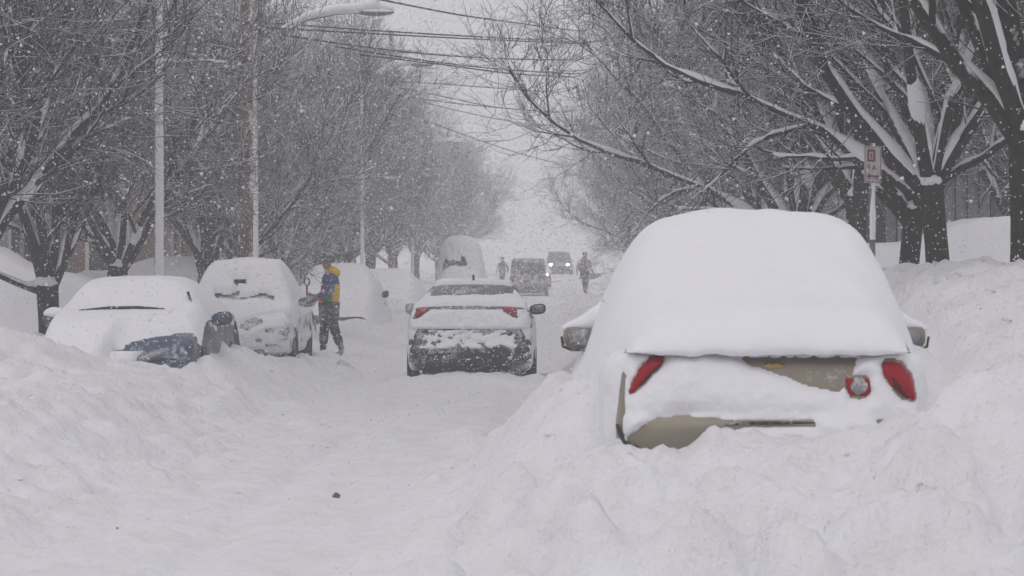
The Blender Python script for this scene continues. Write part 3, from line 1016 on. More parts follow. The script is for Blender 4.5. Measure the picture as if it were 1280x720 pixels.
def car_base(name, label, cat, loc, rz, shape, paint, group=None, wheels=True, glass_rows=True, wr=0.32):
    t = thing(name, label, cat, loc, rz, group)
    C, N = shape.C, shape.Nrm
    z, y, x = C[:, 2], C[:, 1], np.abs(C[:, 0])
    L = shape.L
    if shape is VANS:
        side = (z > 1.2) & (z < 1.85) & (np.abs(N[:, 0]) > .8) & (y > .5) & (y < 3.4)
        rear = (z > 1.25) & (z < 1.85) & (y < 0.35) & (N[:, 1] < -.4)
        wind = (z > 1.24) & (z < 1.95) & (y > 3.2) & (y < 4.05) & (N[:, 1] > .3) & (x < .78)
    else:
        zz = z / Z_OF[id(shape)]
        side = (zz > .985) & (zz < 1.36) & (np.abs(N[:, 0]) > .55) & (y > 1.25) & (y < 3.5)
        rear = (zz > 1.12) & (y > 1.05) & (y < 1.85) & (x < .66) & (N[:, 2] > .5) & (zz < 1.405)
        wind = (zz > 1.0) & (y > 2.95) & (y < 3.72) & (x < .68) & (N[:, 2] > .5) & (zz < 1.40)
    gl = side | rear | wind
    sub_mesh('body', shape.V, shape.F[~gl], paint, t)
    for nm, msk in (('rear_window', rear), ('windscreen', wind)):
        if msk.any(): sub_mesh(nm, shape.V, shape.F[msk], M_GLASS, t)
    for sgn in (-1, 1):
        mk = side & (C[:, 0] * sgn > 0)
        if mk.any(): sub_mesh('side_window', shape.V, shape.F[mk], M_GLASS, t)
    if wheels:
        hw = np.abs(shape.V[:, 0]).max()
        for yy in (0.95, L - 0.92):
            for sgn in (-1, 1):
                g = Geo()
                pts = [(sgn * (hw - .03 + .034 * 1), yy, wr)]
                n = 24
                V = [(sgn * (hw + .004), yy + math.cos(a) * (wr + .05) * q, wr + .02 + math.sin(a) * (wr + .05) * q) for q in (1.0, 0.02) for a in [k * 2 * PI / n for k in range(n)]]
                g.add(np.array(V), np.array([(k, (k + 1) % n, n + (k + 1) % n, n + k) for k in range(n)]))
                g.obj('wheel_arch', M_BLACKCLEAN, t)
                wheel(t, sgn * (hw - .08), yy, wr, .2)
    return t

Z_OF = {}
SED = CarShape(SEDAN); Z_OF[id(SED)] = 1.0
SEDANH = [(0.00, .42, 1.00, .72, 1.08, .62), (0.07, .32, 1.08, .84, 1.15, .70), (0.30, .24, 1.11, .885, 1.19, .74), (0.85, .22, 1.10, .90, 1.21, .73),
    (1.12, .22, 1.08, .905, 1.25, .71), (1.72, .22, 1.06, .905, 1.44, .63), (2.15, .22, 1.04, .905, 1.50, .60), (2.75, .22, 1.02, .905, 1.49, .60),
    (3.10, .22, 1.0, .905, 1.43, .62), (3.72, .22, .98, .90, 1.05, .69), (4.25, .22, .92, .885, .97, .66), (4.62, .26, .82, .84, .86, .60), (4.78, .36, .70, .70, .73, .50)]
SEDH = CarShape(SEDANH, 0.985, 1.0); Z_OF[id(SEDH)] = 1.06
SEDT = CarShape(SEDAN, 0.985, 1.035); Z_OF[id(SEDT)] = 1.035
VANS = CarShape(VAN, 1.0, 1.0, False); Z_OF[id(VANS)] = 1.0

# ---- tan sedan, tail towards the camera ---------------------------------------
NX, NY, NZ = 1.205, 18.30, 0.13
tan = car_base('parked_sedan', 'tan sedan buried under a thick smooth snow dome, red tail lights showing', 'car', (NX, NY, NZ), 0.0, SED, M_TAN)
def nc(px, py, D=18.33):         # photograph pixel on the tail -> car coordinates (x, z)
    return (X(px, D) - NX, Z(py, D) - NZ)
def ncp(*pts):
    return [nc(*p) for p in pts]
tail_l = ncp((784, 496), (790, 478), (799, 460), (812, 446), (826, 440), (831, 446), (829, 456), (818, 466), (805, 480), (793, 491))
tail_r = ncp((1101, 457), (1106, 449), (1117, 447), (1128, 451), (1138, 462), (1145, 478), (1148, 500), (1141, 503), (1128, 499), (1116, 488), (1106, 473))
rev_r = ncp((1055, 474), (1059, 469), (1080, 468), (1086, 472), (1084, 482), (1088, 493), (1080, 498), (1062, 497), (1057, 487))
rev_c = [(nc(1073, 483)[0] + .052 * math.cos(a), nc(1073, 483)[1] + .058 * math.sin(a)) for a in [k * 2 * PI / 16 for k in range(16)]]
patch(SED, 'rear', 'tail_light', tail_l, M_RED, tan, 0.022)
patch(SED, 'rear', 'tail_light', tail_r, M_RED, tan, 0.022)
M_REDDARK = lens_mat('dark_red_lens', (0.09, 0.002, 0.008), -0.5)
tl = [o for o in tan.children if o.name.startswith('tail_light')]
patch(SED, 'rear', 'lens_panel', ncp((797, 487), (803, 474), (817, 462), (826, 452), (827, 457), (815, 468), (804, 480)), M_REDDARK, tl[0], 0.026)
patch(SED, 'rear', 'lens_panel', ncp((1108, 468), (1115, 466), (1126, 478), (1137, 494), (1140, 501), (1129, 497), (1117, 486)), M_REDDARK, tl[1], 0.026)
rl = patch(SED, 'rear', 'reverse_light', rev_r, M_RED, tan, 0.014)
patch(SED, 'rear', 'reverse_lens', rev_c, M_LENSGREY, rl, 0.026)
badge = [(nc(967, 457)[0] + .068 * math.cos(a), nc(967, 457)[1] + .026 * math.sin(a)) for a in [k * 2 * PI / 18 for k in range(18)]]
patch(SED, 'rear', 'badge', badge, M_GOLD, tan, 0.012)
# bumper gap and corner trim
g = Geo()
gap = ncp((905, 529), (940, 527), (980, 527), (1016, 527))
def on_tail(a, z, off=0.004):
    h = SED.cast((a, -2, z), (0, 1, 0))
    return Vector((a, (h.y if h else 0.15) - off, z))
g.tube([on_tail(*p) for p in gap], [.004, .010, .009, .004], 6)
g.obj('bumper_gap', M_BLACKCLEAN, tan)
g = Geo()
g.tube([on_tail(*nc(px, py)) + Vector((-0.012, 0.0, 0)) for px, py in ((774, 531), (777, 542), (783, 552), (792, 557), (800, 558))], [.010, .012, .013, .012, .006], 6)
g.obj('bumper_edge', M_BLACKCLEAN, tan)
bare = [ncp((925, 447), (1072, 447), (1064, 466), (1048, 490), (1010, 481), (975, 468), (935, 455)),
        ncp((783, 562), (786, 545), (800, 532), (820, 522), (850, 519), (900, 523), (1015, 525), (1015, 531), (925, 533), (880, 548), (830, 566)),
        ncp((1093, 524), (1128, 522), (1126, 528), (1096, 528)), tail_l, tail_r, rev_r,
        ncp((765, 440), (783, 470), (781, 500), (778, 548), (760, 548)), ncp((1128, 440), (1150, 462), (1152, 503), (1180, 503), (1180, 440))]
def tan_field(A, B):
    sd = np.full(A.shape, 1e9)
    for i, pl in enumerate(bare):
        sd = np.minimum(sd, poly_sd(A, B, pl) + (0.002 if i in (3, 4, 5) else 0.0))
    rough = 0.010 * fbm(A * 14, B * 14, 3, 3)
    return sd + rough
plaster(SED, 'rear', 'tail_snow', M_PLASTER, tan, tan_field, step=0.0125, T=0.06, width=0.05, lo=.28, hi=1.10, seed=4, lump=0.18)
def side_all(A, B):
    return np.full(A.shape, 0.2)
def tan_side(A, B):
    return np.minimum(A - 0.16 + 0.03 * perlin(A * 5, B * 6, 8), 1.05 - B)
plaster(SED, 'left', 'side_snow', M_PLASTER, tan, tan_side, step=0.03, T=0.07, width=0.07, lo=.22, hi=1.05, seed=7, lump=0.3)
plaster(SED, 'right', 'side_snow', M_PLASTER, tan, tan_side, step=0.03, T=0.05, width=0.05, lo=.22, hi=1.05, seed=8, lump=0.3)
def tan_cut(Xg, Yg, H):
    zc = np.where(Yg < 0.9, 0.99 + 0.012 * perlin(Xg * 6, Yg * 6, 12), 0.5)
    return H > zc
blanket(SED, 'snow_cover', M_BLANKET, tan, t_top=0.42, t_deck=0.17, k_side=lambda yy: 2.3 + 6 * sstep(2.7, 0.9, yy), k_rear=0.42, k_front=0.7, step=0.03, ext=0.30, cut=tan_cut, crown=0.07, blur=55, grow=5, seed=14, amp=0.045, wrap=(0.26, 0.31, 0.985))
for sd_, zz_, hh_ in ((-1, 1.045, .16), (1, 1.045, .16)):
    mo = mirror(tan, sd_, SED, y=2.55, z=zz_, mat=M_TAN, x0=.97, x1=1.18, h=hh_)
    g = Geo(); g.tube([(sd_ * .84, 2.6, 1.24), (sd_ * .96, 2.57, 1.17), (sd_ * 1.06, 2.55, 1.125), (sd_ * 1.15, 2.55, 1.105), (sd_ * 1.19, 2.55, 1.10)], [.09, .075, .055, .035, .01], 12); g.obj('mirror_snow', M_BLANKET, mo)
    g = Geo(); g.tube([(sd_ * .98, 2.47, .962), (sd_ * 1.13, 2.47, .962), (sd_ * 1.185, 2.47, .985), (sd_ * 1.195, 2.47, 1.05)], [.009, .010, .010, .008], 8); g.obj('mirror_rim', M_BLACKCLEAN, mo)

# ---- dark sedan standing in the street, tail towards the camera ----------------
MX, MY, MZ = X(587, 45.0), 45.0, -0.05
mid = car_base('sedan_in_street', 'charcoal sedan stopped mid-street, tail plastered with snow, rear window cleared', 'car', (MX, MY, MZ), 0.0, SEDH, M_DARKPAINT)
def mc(px, py, D=45.05):
    return (X(px, D) - MX, Z(py, D) - MZ)
mcp = lambda *p: [mc(*q) for q in p]
mt_l = mcp((517, 398), (521, 387), (527, 381), (534, 381), (535, 387), (527, 394))
mt_r = mcp((629, 388), (630, 381), (638, 380), (644, 386), (646, 397), (640, 394))
patch(SEDH, 'rear', 'tail_light', mt_l, M_REDFROST, mid, 0.03)
patch(SEDH, 'rear', 'tail_light', mt_r, M_REDFROST, mid, 0.03)
bump_poly = mcp((511, 472), (512, 434), (528, 432), (560, 433), (640, 433), (655, 432), (662, 472))
patch(SEDH, 'rear', 'bumper_panel', mcp((523, 470), (526, 440), (560, 436), (645, 437), (652, 470)), M_BLACK, mid, 0.012, step=0.08)
plate = mcp((566, 414), (609, 414), (609, 427), (566, 427))
patch(SEDH, 'rear', 'number_plate', plate, M_POSTMETAL, mid, 0.008)
def mid_field(A, B):
    sd = np.minimum(poly_sd(A, B, mt_l), poly_sd(A, B, mt_r)) - 0.012 + 0.02 * fbm(A * 16, B * 16, 64, 2)
    n1 = fbm(A * 4.5, B * 8, 61, 4); n2 = fbm(A * 13, B * 16, 62, 3)
    zlow = mc(587, 436)[1]; zmid = mc(587, 410)[1]
    up = (B - zmid) * 2.2 + 0.04 + n2 * 0.02                       # boot lid: nearly all white
    midb = 0.05 * (n1 + 0.45 * n2 - 0.08) + 0.012 - 0.05 * sstep(.55, .85, np.abs(A))           # bumper top: patchy
    low = 0.05 * (n1 + 0.5 * n2 - 0.42)                            # bumper foot: mostly bare
    f = np.where(B > zmid, np.maximum(up, 0.02 + 0.05 * n1), np.where(B > zlow, midb, low))
    f = np.where((B < zmid) & (B > zmid - 0.02), f - 0.03, f)
    return np.minimum(f, sd)
plaster(SEDH, 'rear', 'tail_snow', M_PLASTER, mid, mid_field, step=0.02, T=0.05, width=0.03, lo=.18, hi=1.14, seed=21, lump=0.3)
def mid_side(A, B):
    return 0.06 * (fbm(A * 3, B * 6, 71, 4) + 0.12)
plaster(SEDH, 'left', 'side_snow', M_PLASTER, mid, mid_side, step=0.035, T=0.03, width=0.02, lo=.25, hi=1.02, seed=23)
plaster(SEDH, 'right', 'side_snow', M_PLASTER, mid, mid_side, step=0.035, T=0.03, width=0.02, lo=.25, hi=1.02, seed=24)
def mid_cut(Xg, Yg, H):
    win = (Yg > 1.14 + 0.12 * sstep(0.25, 0.5, Xg)) & (Yg < 1.84) & (np.abs(Xg) < .60 + 0.02 * perlin(Yg * 8, Xg * 3, 4))
    return (~win) & (H > 1.12) & (np.abs(Xg) < .80 - 0.22 * sstep(1.1, 1.7, Yg)) & (Yg < 3.1) & (Yg > 0.22)
blanket(SEDH, 'snow_cover', M_BLANKET, mid, t_top=0.05, t_deck=0.075, k_side=5.0, k_rear=3.0, k_front=3.0, step=0.03, ext=0.1, cut=mid_cut, blur=2, seed=25, amp=0.03, lip=0.03)
mirror(mid, -1, SEDH, y=2.95, z=1.10, mat=M_DARKPAINT, x0=.80, x1=1.05, h=.17)
mirror(mid, 1, SEDH, y=2.95, z=1.10, mat=M_BLACK, x0=.82, x1=1.06, h=.16)
g = Geo()
g.tube([(0, 2.0, 1.52), (0, 1.93, 1.60), (0, 1.85, 1.615)], [.02, .02, .006], 8)
g.obj('roof_aerial', M_BLACK, mid)

# ---- cars parked on the other side, noses towards the camera -------------------
def facing(name, label, px_side, D, shape, paint, z=0.1, xs=-5.1, group=None, rz=0.0, wr=0.32):
    t = car_base(name, label, 'car' if shape is not VANS else 'van', (xs, D + shape.L, z), PI + rz, shape, paint, group, wr=wr)
    return t
G_PARK = 'snow-covered cars parked nose to camera'
# blue car: local x is mirrored (the car is turned round)
BX, BD = -5.08, 36.4
blue = facing('parked_car', 'slate blue car with snow-heaped windscreen, blue wing and door mirror showing', 0, BD, SED, M_BLUE, 0.02, BX, G_PARK)
def bc(px, py, D=36.5):
    return (-(X(px, D) - BX), Z(py, D) - 0.02)
blue_bare = [bc(*p) for p in ((168, 462), (172, 446), (186, 434), (208, 428), (232, 424), (262, 420), (262, 470), (168, 470))]
def blue_front(A, B):
    return poly_sd(A, B, blue_bare) + 0.02 * fbm(A * 9, B * 9, 81, 3)
plaster(SED, 'front', 'nose_snow', M_PLASTER, blue, blue_front, step=0.025, T=0.07, width=0.06, lo=.25, hi=.68, seed=31)
head_l = [bc(*p) for p in ((176, 448), (190, 437), (212, 431), (216, 437), (196, 447), (178, 453))]
patch(SED, 'front', 'headlight', head_l, M_LENSGREY, blue, 0.008)
g = Geo()
g.tube([Vector((a, SED.cast((a, 9, z), (0, -1, 0)).y + .003, z)) for a, z in [bc(px, py) for px, py in ((176, 455), (190, 451), (205, 449), (222, 449))]], [.008, .014, .014, .008], 6)
g.obj('bumper_gap', M_BLACKCLEAN, blue)
def blue_side(A, B):            # A runs from the tail; the lower door stays bare
    return 0.10 * (fbm(A * 2.2, B * 5, 83, 4) - 0.40) + 0.10 * sstep(.80, .97, B) - 0.03
plaster(SED, 'left', 'side_snow', M_PLASTER, blue, blue_side, step=0.035, T=0.04, width=0.03, lo=.25, hi=1.0, seed=33)
def blue_taper(Xg, Yg):      # the snow thins out towards the swept front corner
    edge = 4.22 + 0.62 * (Xg + .95) + 0.08 * fbm(Xg * 4, Yg * 4, 3, 2)
    return np.where(Xg < 0.0, np.clip((edge - Yg) / .35, 0, 1), np.clip((edge + 2.5 * Xg - Yg) / .35, 0, 1))
def blue_cut(Xg, Yg, H):
    return (H > 0.25) & ((Xg > -.90 + .03 * perlin(Yg * 3, Xg * 0, 5)) | (Yg > 4.6)) & (blue_taper(Xg, Yg) > 0.02)
blanket(SED, 'snow_cover', M_BLANKET, blue, t_top=0.09, t_deck=0.20, k_side=lambda yy: np.full(yy.shape, 3.2), k_rear=0.6, k_front=0.75, step=0.04, ext=0.75, cut=blue_cut, taper=blue_taper, blur=6, seed=35, amp=0.03)
mirror(blue, -1, SED, y=3.0, z=1.03, mat=M_BLUE, x0=.90, x1=1.14, h=.17, face=1)
mirror(blue, 1, SED, y=3.0, z=1.0, mat=M_BLUE, x0=.90, x1=1.12, h=.17, face=1, snow=0.07)
g = Geo()      # wiper lying along the foot of the windscreen, partly out of the snow
g.tube([(0.55, 3.98, 1.135), (0.2, 4.0, 1.16), (-0.15, 3.98, 1.165), (-0.45, 3.95, 1.15)], [.006, .018, .018, .006], 6)
g.obj('wiper', M_BLACK, blue)
g = Geo()
g.tube([(-.66, 3.42, 1.34), (-.71, 3.5, 1.22), (-.76, 3.62, 1.08)], [.018, .012, .008], 6)
g.obj('window_pillar', M_BLACK, blue)

# second: half-cleared dark car
C2X, C2D = -5.1, 49.6
car2 = facing('parked_sedan', 'grey sedan with scraped snow on its windscreen, beside the person with the shovel', 0, C2D, SEDT, M_GREYPAINT, 0.06, C2X, G_PARK)
for ch in car2.children:
    if ch.name.startswith('windscreen'): ch.data.materials[0] = M_FROSTGLASS
def c2_front(A, B):
    return 0.05 * (fbm(A * 3 + 4, B * 6, 91, 4) + 0.22) + 0.05 * sstep(.0, -.5, A) * 0 + 0.10 * sstep(-.2, .5, A)
plaster(SEDT, 'front', 'nose_snow', M_PLASTER, car2, c2_front, step=0.03, T=0.05, width=0.03, lo=.25, hi=.95, seed=37)
def c2_side(A, B):
    return 0.06 * (fbm(A * 2.5 + 1, B * 5, 93, 4) + 0.16)
plaster(SEDT, 'left', 'side_snow', M_PLASTER, car2, c2_side, step=0.035, T=0.035, width=0.03, lo=.25, hi=1.02, seed=38)
def c2_cut(Xg, Yg, H):
    nz = fbm(Xg * 3 + 5, Yg * 6, 95, 3)
    patchy = ((np.abs(Yg - 3.62 + .05 * nz) < .09 + .12 * nz) & (Xg < .42) & (Xg > -.55)) | ((np.abs(Yg - 3.30) < .08 + .2 * nz) & (Xg < .22) & (Xg > -.10))
    patchy = patchy | ((Xg < 0.0) & (Yg > 4.22 + 0.6 * (Xg + .95) + .06 * nz))
    return (H > .4) & (Xg > -.92 + .03 * perlin(Yg * 3, Xg * 0, 6)) & (~patchy)
blanket(SEDT, 'snow_cover', M_BLANKET, car2, t_top=0.26, t_deck=0.07, k_side=3.5, k_rear=0.7, k_front=1.6, step=0.028, ext=0.15, cut=c2_cut, blur=2, seed=39, amp=0.06)
mirror(car2, -1, SEDT, y=3.05, z=1.07, mat=M_GREYPAINT, x0=.88, x1=1.16, h=.17, face=1)

def buried(name, label, x, y, z, rz, shape, paint, seed, t_top, t_deck, k=1.6, group=None, mir=True, cat='car', cutz=0.15):
    t = car_base(name, label, cat, (x, y, z), rz, shape, paint, group, wheels=True)
    blanket(shape, 'snow_cover', M_BLANKET, t, t_top=t_top, t_deck=t_deck, k_side=k, k_rear=0.8, k_front=0.8, step=0.06, ext=0.6, cut=lambda a, b, h: h > cutz, blur=5, seed=seed, amp=0.05)
    for sd_ in ('left', 'right', 'front'):
        plaster(shape, sd_, 'side_snow', M_PLASTER, t, lambda A, B: np.full(A.shape, .2), step=.09, T=.07, width=.05, lo=.2, hi=1.0, seed=seed)
    return t
car3 = buried('parked_sedan', 'completely buried car behind the person, dark mirror poking from its flank', -5.05, 71.0 + 4.78, 0.05, PI, SEDT, M_GREYPAINT, 51, .26, .30, 3.2, G_PARK)
mirror(car3, -1, SEDT, y=3.0, z=1.05, mat=M_BLACK, x0=.98, x1=1.13, h=.16, face=1)
g = Geo(); g.blob((-1.0, 2.3, .80), (.03, .07, .06), 2); g.obj('door_handle', M_BLACK, car3)
car4 = buried('parked_sedan', 'low white buried car between the dark sedan and the poles', -5.1, 92.0 + 4.78, 0.05, PI, SED, M_GREYPAINT, 52, .22, .34, 2.4, G_PARK)
# tall snow-domed van with a strip of windscreen showing
VD = 122.0
van = car_base('parked_van', 'tall van under a high snow dome, ragged dark strip of windscreen showing', 'van', (X(573, VD), VD + 5.0, float(rise(VD)) + .05), PI, VANS, M_GREYPAINT, G_PARK)
def van_cut(Xg, Yg, H):
    strip = (Yg > 3.42) & (Yg < 4.25) & (Xg > -.45 + 0.5 * perlin(Yg * 7, Xg * 5, 3)) & (Xg < .80) & (fbm(Xg * 4, Yg * 6, 97, 3) > -0.25 + 0.5 * sstep(3.9, 3.5, Yg))
    return (H > 0.5) & (~strip)
blanket(VANS, 'snow_cover', M_BLANKET, van, t_top=0.80, t_deck=0.50, k_side=6.0, k_rear=0.9, k_front=1.8, step=0.06, ext=0.5, cut=van_cut, crown=0.55, blur=14, seed=53, amp=0.06)

plaster(VANS, 'front', 'nose_snow', M_PLASTER, van, lambda A, B: np.full(A.shape, .2), step=.06, T=.08, width=.05, lo=.3, hi=1.2, seed=57)
# driveway cars, side on
buried('driveway_car', 'white buried car in the driveway beyond the small grey dome', X(1236, 44) - 2.2, 44.0, 0.62, -PI / 2, SED, M_GREYPAINT, 54, .30, .28, 1.8)
buried('driveway_car', 'snow-smothered car at the picture edge beyond the vase-shaped tree', X(-40, 52) - 2.6, 52.0, 0.42, -PI / 2, SED, M_GREYPAINT, 55, .22, .25, 2.2)
buried('driveway_car', 'small snow-capped car seen between lamp pole and low-forked tree', X(214, 74) - 2.3, 74.0, 0.30, -PI / 2 + .2, SED, M_GREYPAINT, 56, .22, .25, 2.2)

# ---- far traffic in the white-out ----------------------------------------------
def headlight_at(parent, x, y, z, r, mat=None):
    g = Geo()
    n = 16
    prof = [(0.0, 1.0), (0.03, .85), (0.05, .5), (0.055, .02)]
    V = [(x + math.cos(a) * r * k, y + d, z + math.sin(a) * r * k * .8) for d, k in prof for a in [q * 2 * PI / n for q in range(n)]]
    g.add(np.array(V), np.array([(i * n + q, i * n + (q + 1) % n, (i + 1) * n + (q + 1) % n, (i + 1) * n + q) for i in range(3) for q in range(n)]))
    return g.obj('headlight', mat or M_HEAD, parent)

FD = 160.0
fv = car_base('far_van', 'dim dark van seen from behind in the white-out beyond the charcoal sedan', 'van', (X(660, FD), FD, float(rise(FD)) - .15), 0, VANS, M_DARKFAR)
g = Geo(); g.box((-.55, -.03, 1.3), (.55, .0, 1.75)); g.obj('tailgate_glass', M_GLASS, fv, False)
g = Geo(); g.box((-.85, -.10, .45), (.85, .02, .70)); g.obj('bumper', M_BLACK, fv, False)
for s_ in (-1, 1):
    g = Geo(); g.box((s_ * .80 - .07, -.03, .95), (s_ * .80 + .07, .05, 1.35)); g.obj('tail_light', M_REDFROST, fv, False)
FD = 186.0
fc = car_base('far_car', 'faint oncoming car with one bright headlight beside the dim van', 'car', (X(669, FD), FD + 4.78, float(rise(FD)) + .1), PI, SEDT, M_DARKFAR)
blanket(SEDT, 'snow_cover', M_BLANKET, fc, t_top=.12, t_deck=.10, k_side=4, k_rear=.8, k_front=3, step=.08, ext=.1, cut=lambda a, b, h: (h > .9) & ~((b > 3.05) & (b < 3.75) & (np.abs(a) < .66)), blur=1, seed=61, amp=.03)
for s_ in (-1, 1):
    headlight_at(fc, s_ * .66, 4.66, .72, .12)
FD = 226.0
tr = thing('far_truck', 'tall hazy pickup truck with two glowing headlights far down the street', 'truck', (X(699, FD), FD + 5.2, float(rise(FD)) + .05), PI)
tb = CarShape([(0.0, .6, 1.15, .90, 1.2, .84), (.1, .5, 1.22, .98, 1.28, .9), (1.6, .5, 1.25, 1.0, 1.3, .9), (1.8, .5, 1.25, 1.0, 2.0, .74), (2.2, .5, 1.25, 1.0, 2.1, .72), (3.2, .5, 1.25, 1.0, 2.08, .72), (3.5, .5, 1.25, 1.0, 1.9, .76), (4.0, .5, 1.22, 1.0, 1.34, .88), (4.9, .5, 1.2, .98, 1.24, .86), (5.2, .55, 1.1, .92, 1.15, .8)], 1, 1, False)
zz, yy, xx = tb.C[:, 2], tb.C[:, 1], np.abs(tb.C[:, 0])
wnd = (zz > 1.34) & (yy > 3.3) & (yy < 4.0) & (tb.Nrm[:, 1] > .3)
sub_mesh('body', tb.V, tb.F[~wnd], M_DARKFAR, tr)
sub_mesh('windscreen', tb.V, tb.F[wnd], M_GLASS, tr)
g = Geo(); g.box((-.75, 5.2, .75), (.75, 5.27, 1.05)); g.obj('grille', M_BLACK, tr, False)
g = Geo(); g.box((-.95, 5.18, .48), (.95, 5.34, .70)); g.obj('bumper', M_BLACK, tr, False)
for s_ in (-1, 1):
    headlight_at(tr, s_ * .60, 5.24, 1.16, .12)
    for yy_ in (1.0, 4.2): wheel(tr, s_ * .88, yy_, .38, .24)
FD = 200.0
pc = car_base('far_car', 'faint parked car with dark windscreen slit behind the walking figure', 'car', (X(741, FD) - .1, FD + 4.78, float(rise(FD)) + .1), PI, SEDT, M_DARKFAR)
blanket(SEDT, 'snow_cover', M_BLANKET, pc, t_top=.22, t_deck=.18, k_side=3, k_rear=.8, k_front=1.2, step=.08, ext=.2, cut=lambda a, b, h: (h > .6) & ~((b > 3.2) & (b < 3.55) & (np.abs(a) < .66)), blur=1, seed=62, amp=.03)

# ------------------------------------------------------------------ people
def skin_mesh(name, joints, bones, mat, parent=None, root=0, sub=2):
    """one continuous surface grown round connected joints (position, radius or (rx, ry))"""
    bm = bmesh.new()
    lay = bm.verts.layers.skin.verify()
    vs = []
    for i, (p, r) in enumerate(joints):
        v = bm.verts.new(p)
        rr = r if isinstance(r, tuple) else (r, r)
        v[lay].radius = rr
        v[lay].use_root = (i == root)
        vs.append(v)
    for a, b in bones:
        bm.edges.new((vs[a], vs[b]))
    me = bpy.data.meshes.new(name)
    bm.to_mesh(me); bm.free()
    tmp = bpy.data.objects.new('tmp_skin', me)
    COL.objects.link(tmp)
    tmp.modifiers.new('skin', 'SKIN').use_smooth_shade = True
    sb = tmp.modifiers.new('sub', 'SUBSURF'); sb.levels = sub; sb.render_levels = sub
    dg = bpy.context.evaluated_depsgraph_get()
    ev = tmp.evaluated_get(dg)
    nm = bpy.data.meshes.new_from_object(ev)
    nm.name = name
    bpy.data.objects.remove(tmp)
    nm.polygons.foreach_set('use_smooth', np.ones(len(nm.polygons), dtype=bool))
    nm.materials.clear()
    if mat: nm.materials.append(mat)
    o = bpy.data.objects.new(name, nm)
    COL.objects.link(o)
    if parent: o.parent = parent
    return o

def chain(n0, n):
    return [(n0 + i, n0 + i + 1) for i in range(n - 1)]

M_SKIN = plain_mat('skin', (0.30, 0.19, 0.14), 0.6, 0.1, 20)
M_TROUSER = paint_mat('dark_trousers', (0.018, 0.018, 0.02), 0.8, 0.0, 0.22, 30, .1)
M_BOOT = paint_mat('boot', (0.018, 0.016, 0.015), 0.7, 0.0, 0.2, 30, .2)
M_HAT = paint_mat('dark_knit', (0.02, 0.02, 0.023), 0.9, 0.0, 0.2, 40, .1)
M_YELLOW = paint_mat('yellow_fleece', (0.68, 0.46, 0.01), 0.85, 0.0, 0.0, 30, .1)
M_GLOVE = paint_mat('glove', (0.10, 0.10, 0.11), 0.8, 0.0, 0.35, 40, .1)
M_REDSHAFT = plain_mat('red_shaft', (0.30, 0.03, 0.03), 0.5, 0.15)
M_COAT = paint_mat('dark_coat', (0.03, 0.03, 0.034), 0.8, 0.0, 0.35, 30, .1)
M_ORANGE = plain_mat('orange_pack', (0.35, 0.14, 0.05), 0.8, 0.2)

def jacket_mat():
    """colour-blocked jacket: navy shoulders and sleeves, green flank, yellow back panel, red front edge"""
    m, n, l, b = mat_new('colour_block_jacket')
    b.inputs['Roughness'].default_value = 0.8
    b.inputs['Specular IOR Level'].default_value = 0.15
    tc = n.new('ShaderNodeTexCoord')
    sp = n.new('ShaderNodeSeparateXYZ')
    l.new(tc.outputs['Object'], sp.inputs[0])
    def step(src, thr, up=True):
        k = n.new('ShaderNodeMath'); k.operation = 'GREATER_THAN' if up else 'LESS_THAN'
        l.new(src, k.inputs[0]); k.inputs[1].default_value = thr
        return k.outputs[0]
    def mix(fac, A, Bc):
        k = n.new('ShaderNodeMix'); k.data_type = 'RGBA'
        l.new(fac, k.inputs['Factor'])
        if isinstance(A, tuple): k.inputs['A'].default_value = (*A, 1)
        else: l.new(A, k.inputs['A'])
        k.inputs['B'].default_value = (*Bc, 1)
        return k.outputs['Result']
    def mul(a, c):
        k = n.new('ShaderNodeMath'); k.operation = 'MULTIPLY'
        l.new(a, k.inputs[0]); l.new(c, k.inputs[1])
        return k.outputs[0]
    xo, zo = sp.outputs['X'], sp.outputs['Z']
    c = mix(step(zo, 1.06, False), (0.030, 0.042, 0.16), (0.012, 0.26, 0.07))     # green hem
    c = mix(mul(step(xo, 0.045), step(zo, 1.27, False)), c, (0.68, 0.46, 0.01))     # yellow back panel
    c = mix(mul(step(xo, -0.125, False), step(zo, 0.0)), c, (0.55, 0.03, 0.05))     # red front edge
    nz = noise_node(n, l, 34, 4, 0.7)
    mr = n.new('ShaderNodeMapRange'); mr.inputs['From Min'].default_value = .60; mr.inputs['From Max'].default_value = .70
    l.new(nz.outputs['Fac'], mr.inputs['Value'])
    k = n.new('ShaderNodeMix'); k.data_type = 'RGBA'
    l.new(mr.outputs[0], k.inputs['Factor']); l.new(c, k.inputs['A']); k.inputs['B'].default_value = (*SNOW_RGB, 1)
    l.new(k.outputs['Result'], b.inputs['Base Color'])
    return m
M_JACKET = jacket_mat()
M_SLEEVE = paint_mat('navy_sleeve', (0.028, 0.040, 0.15), 0.8, 0.0, 0.1, 34, .15)

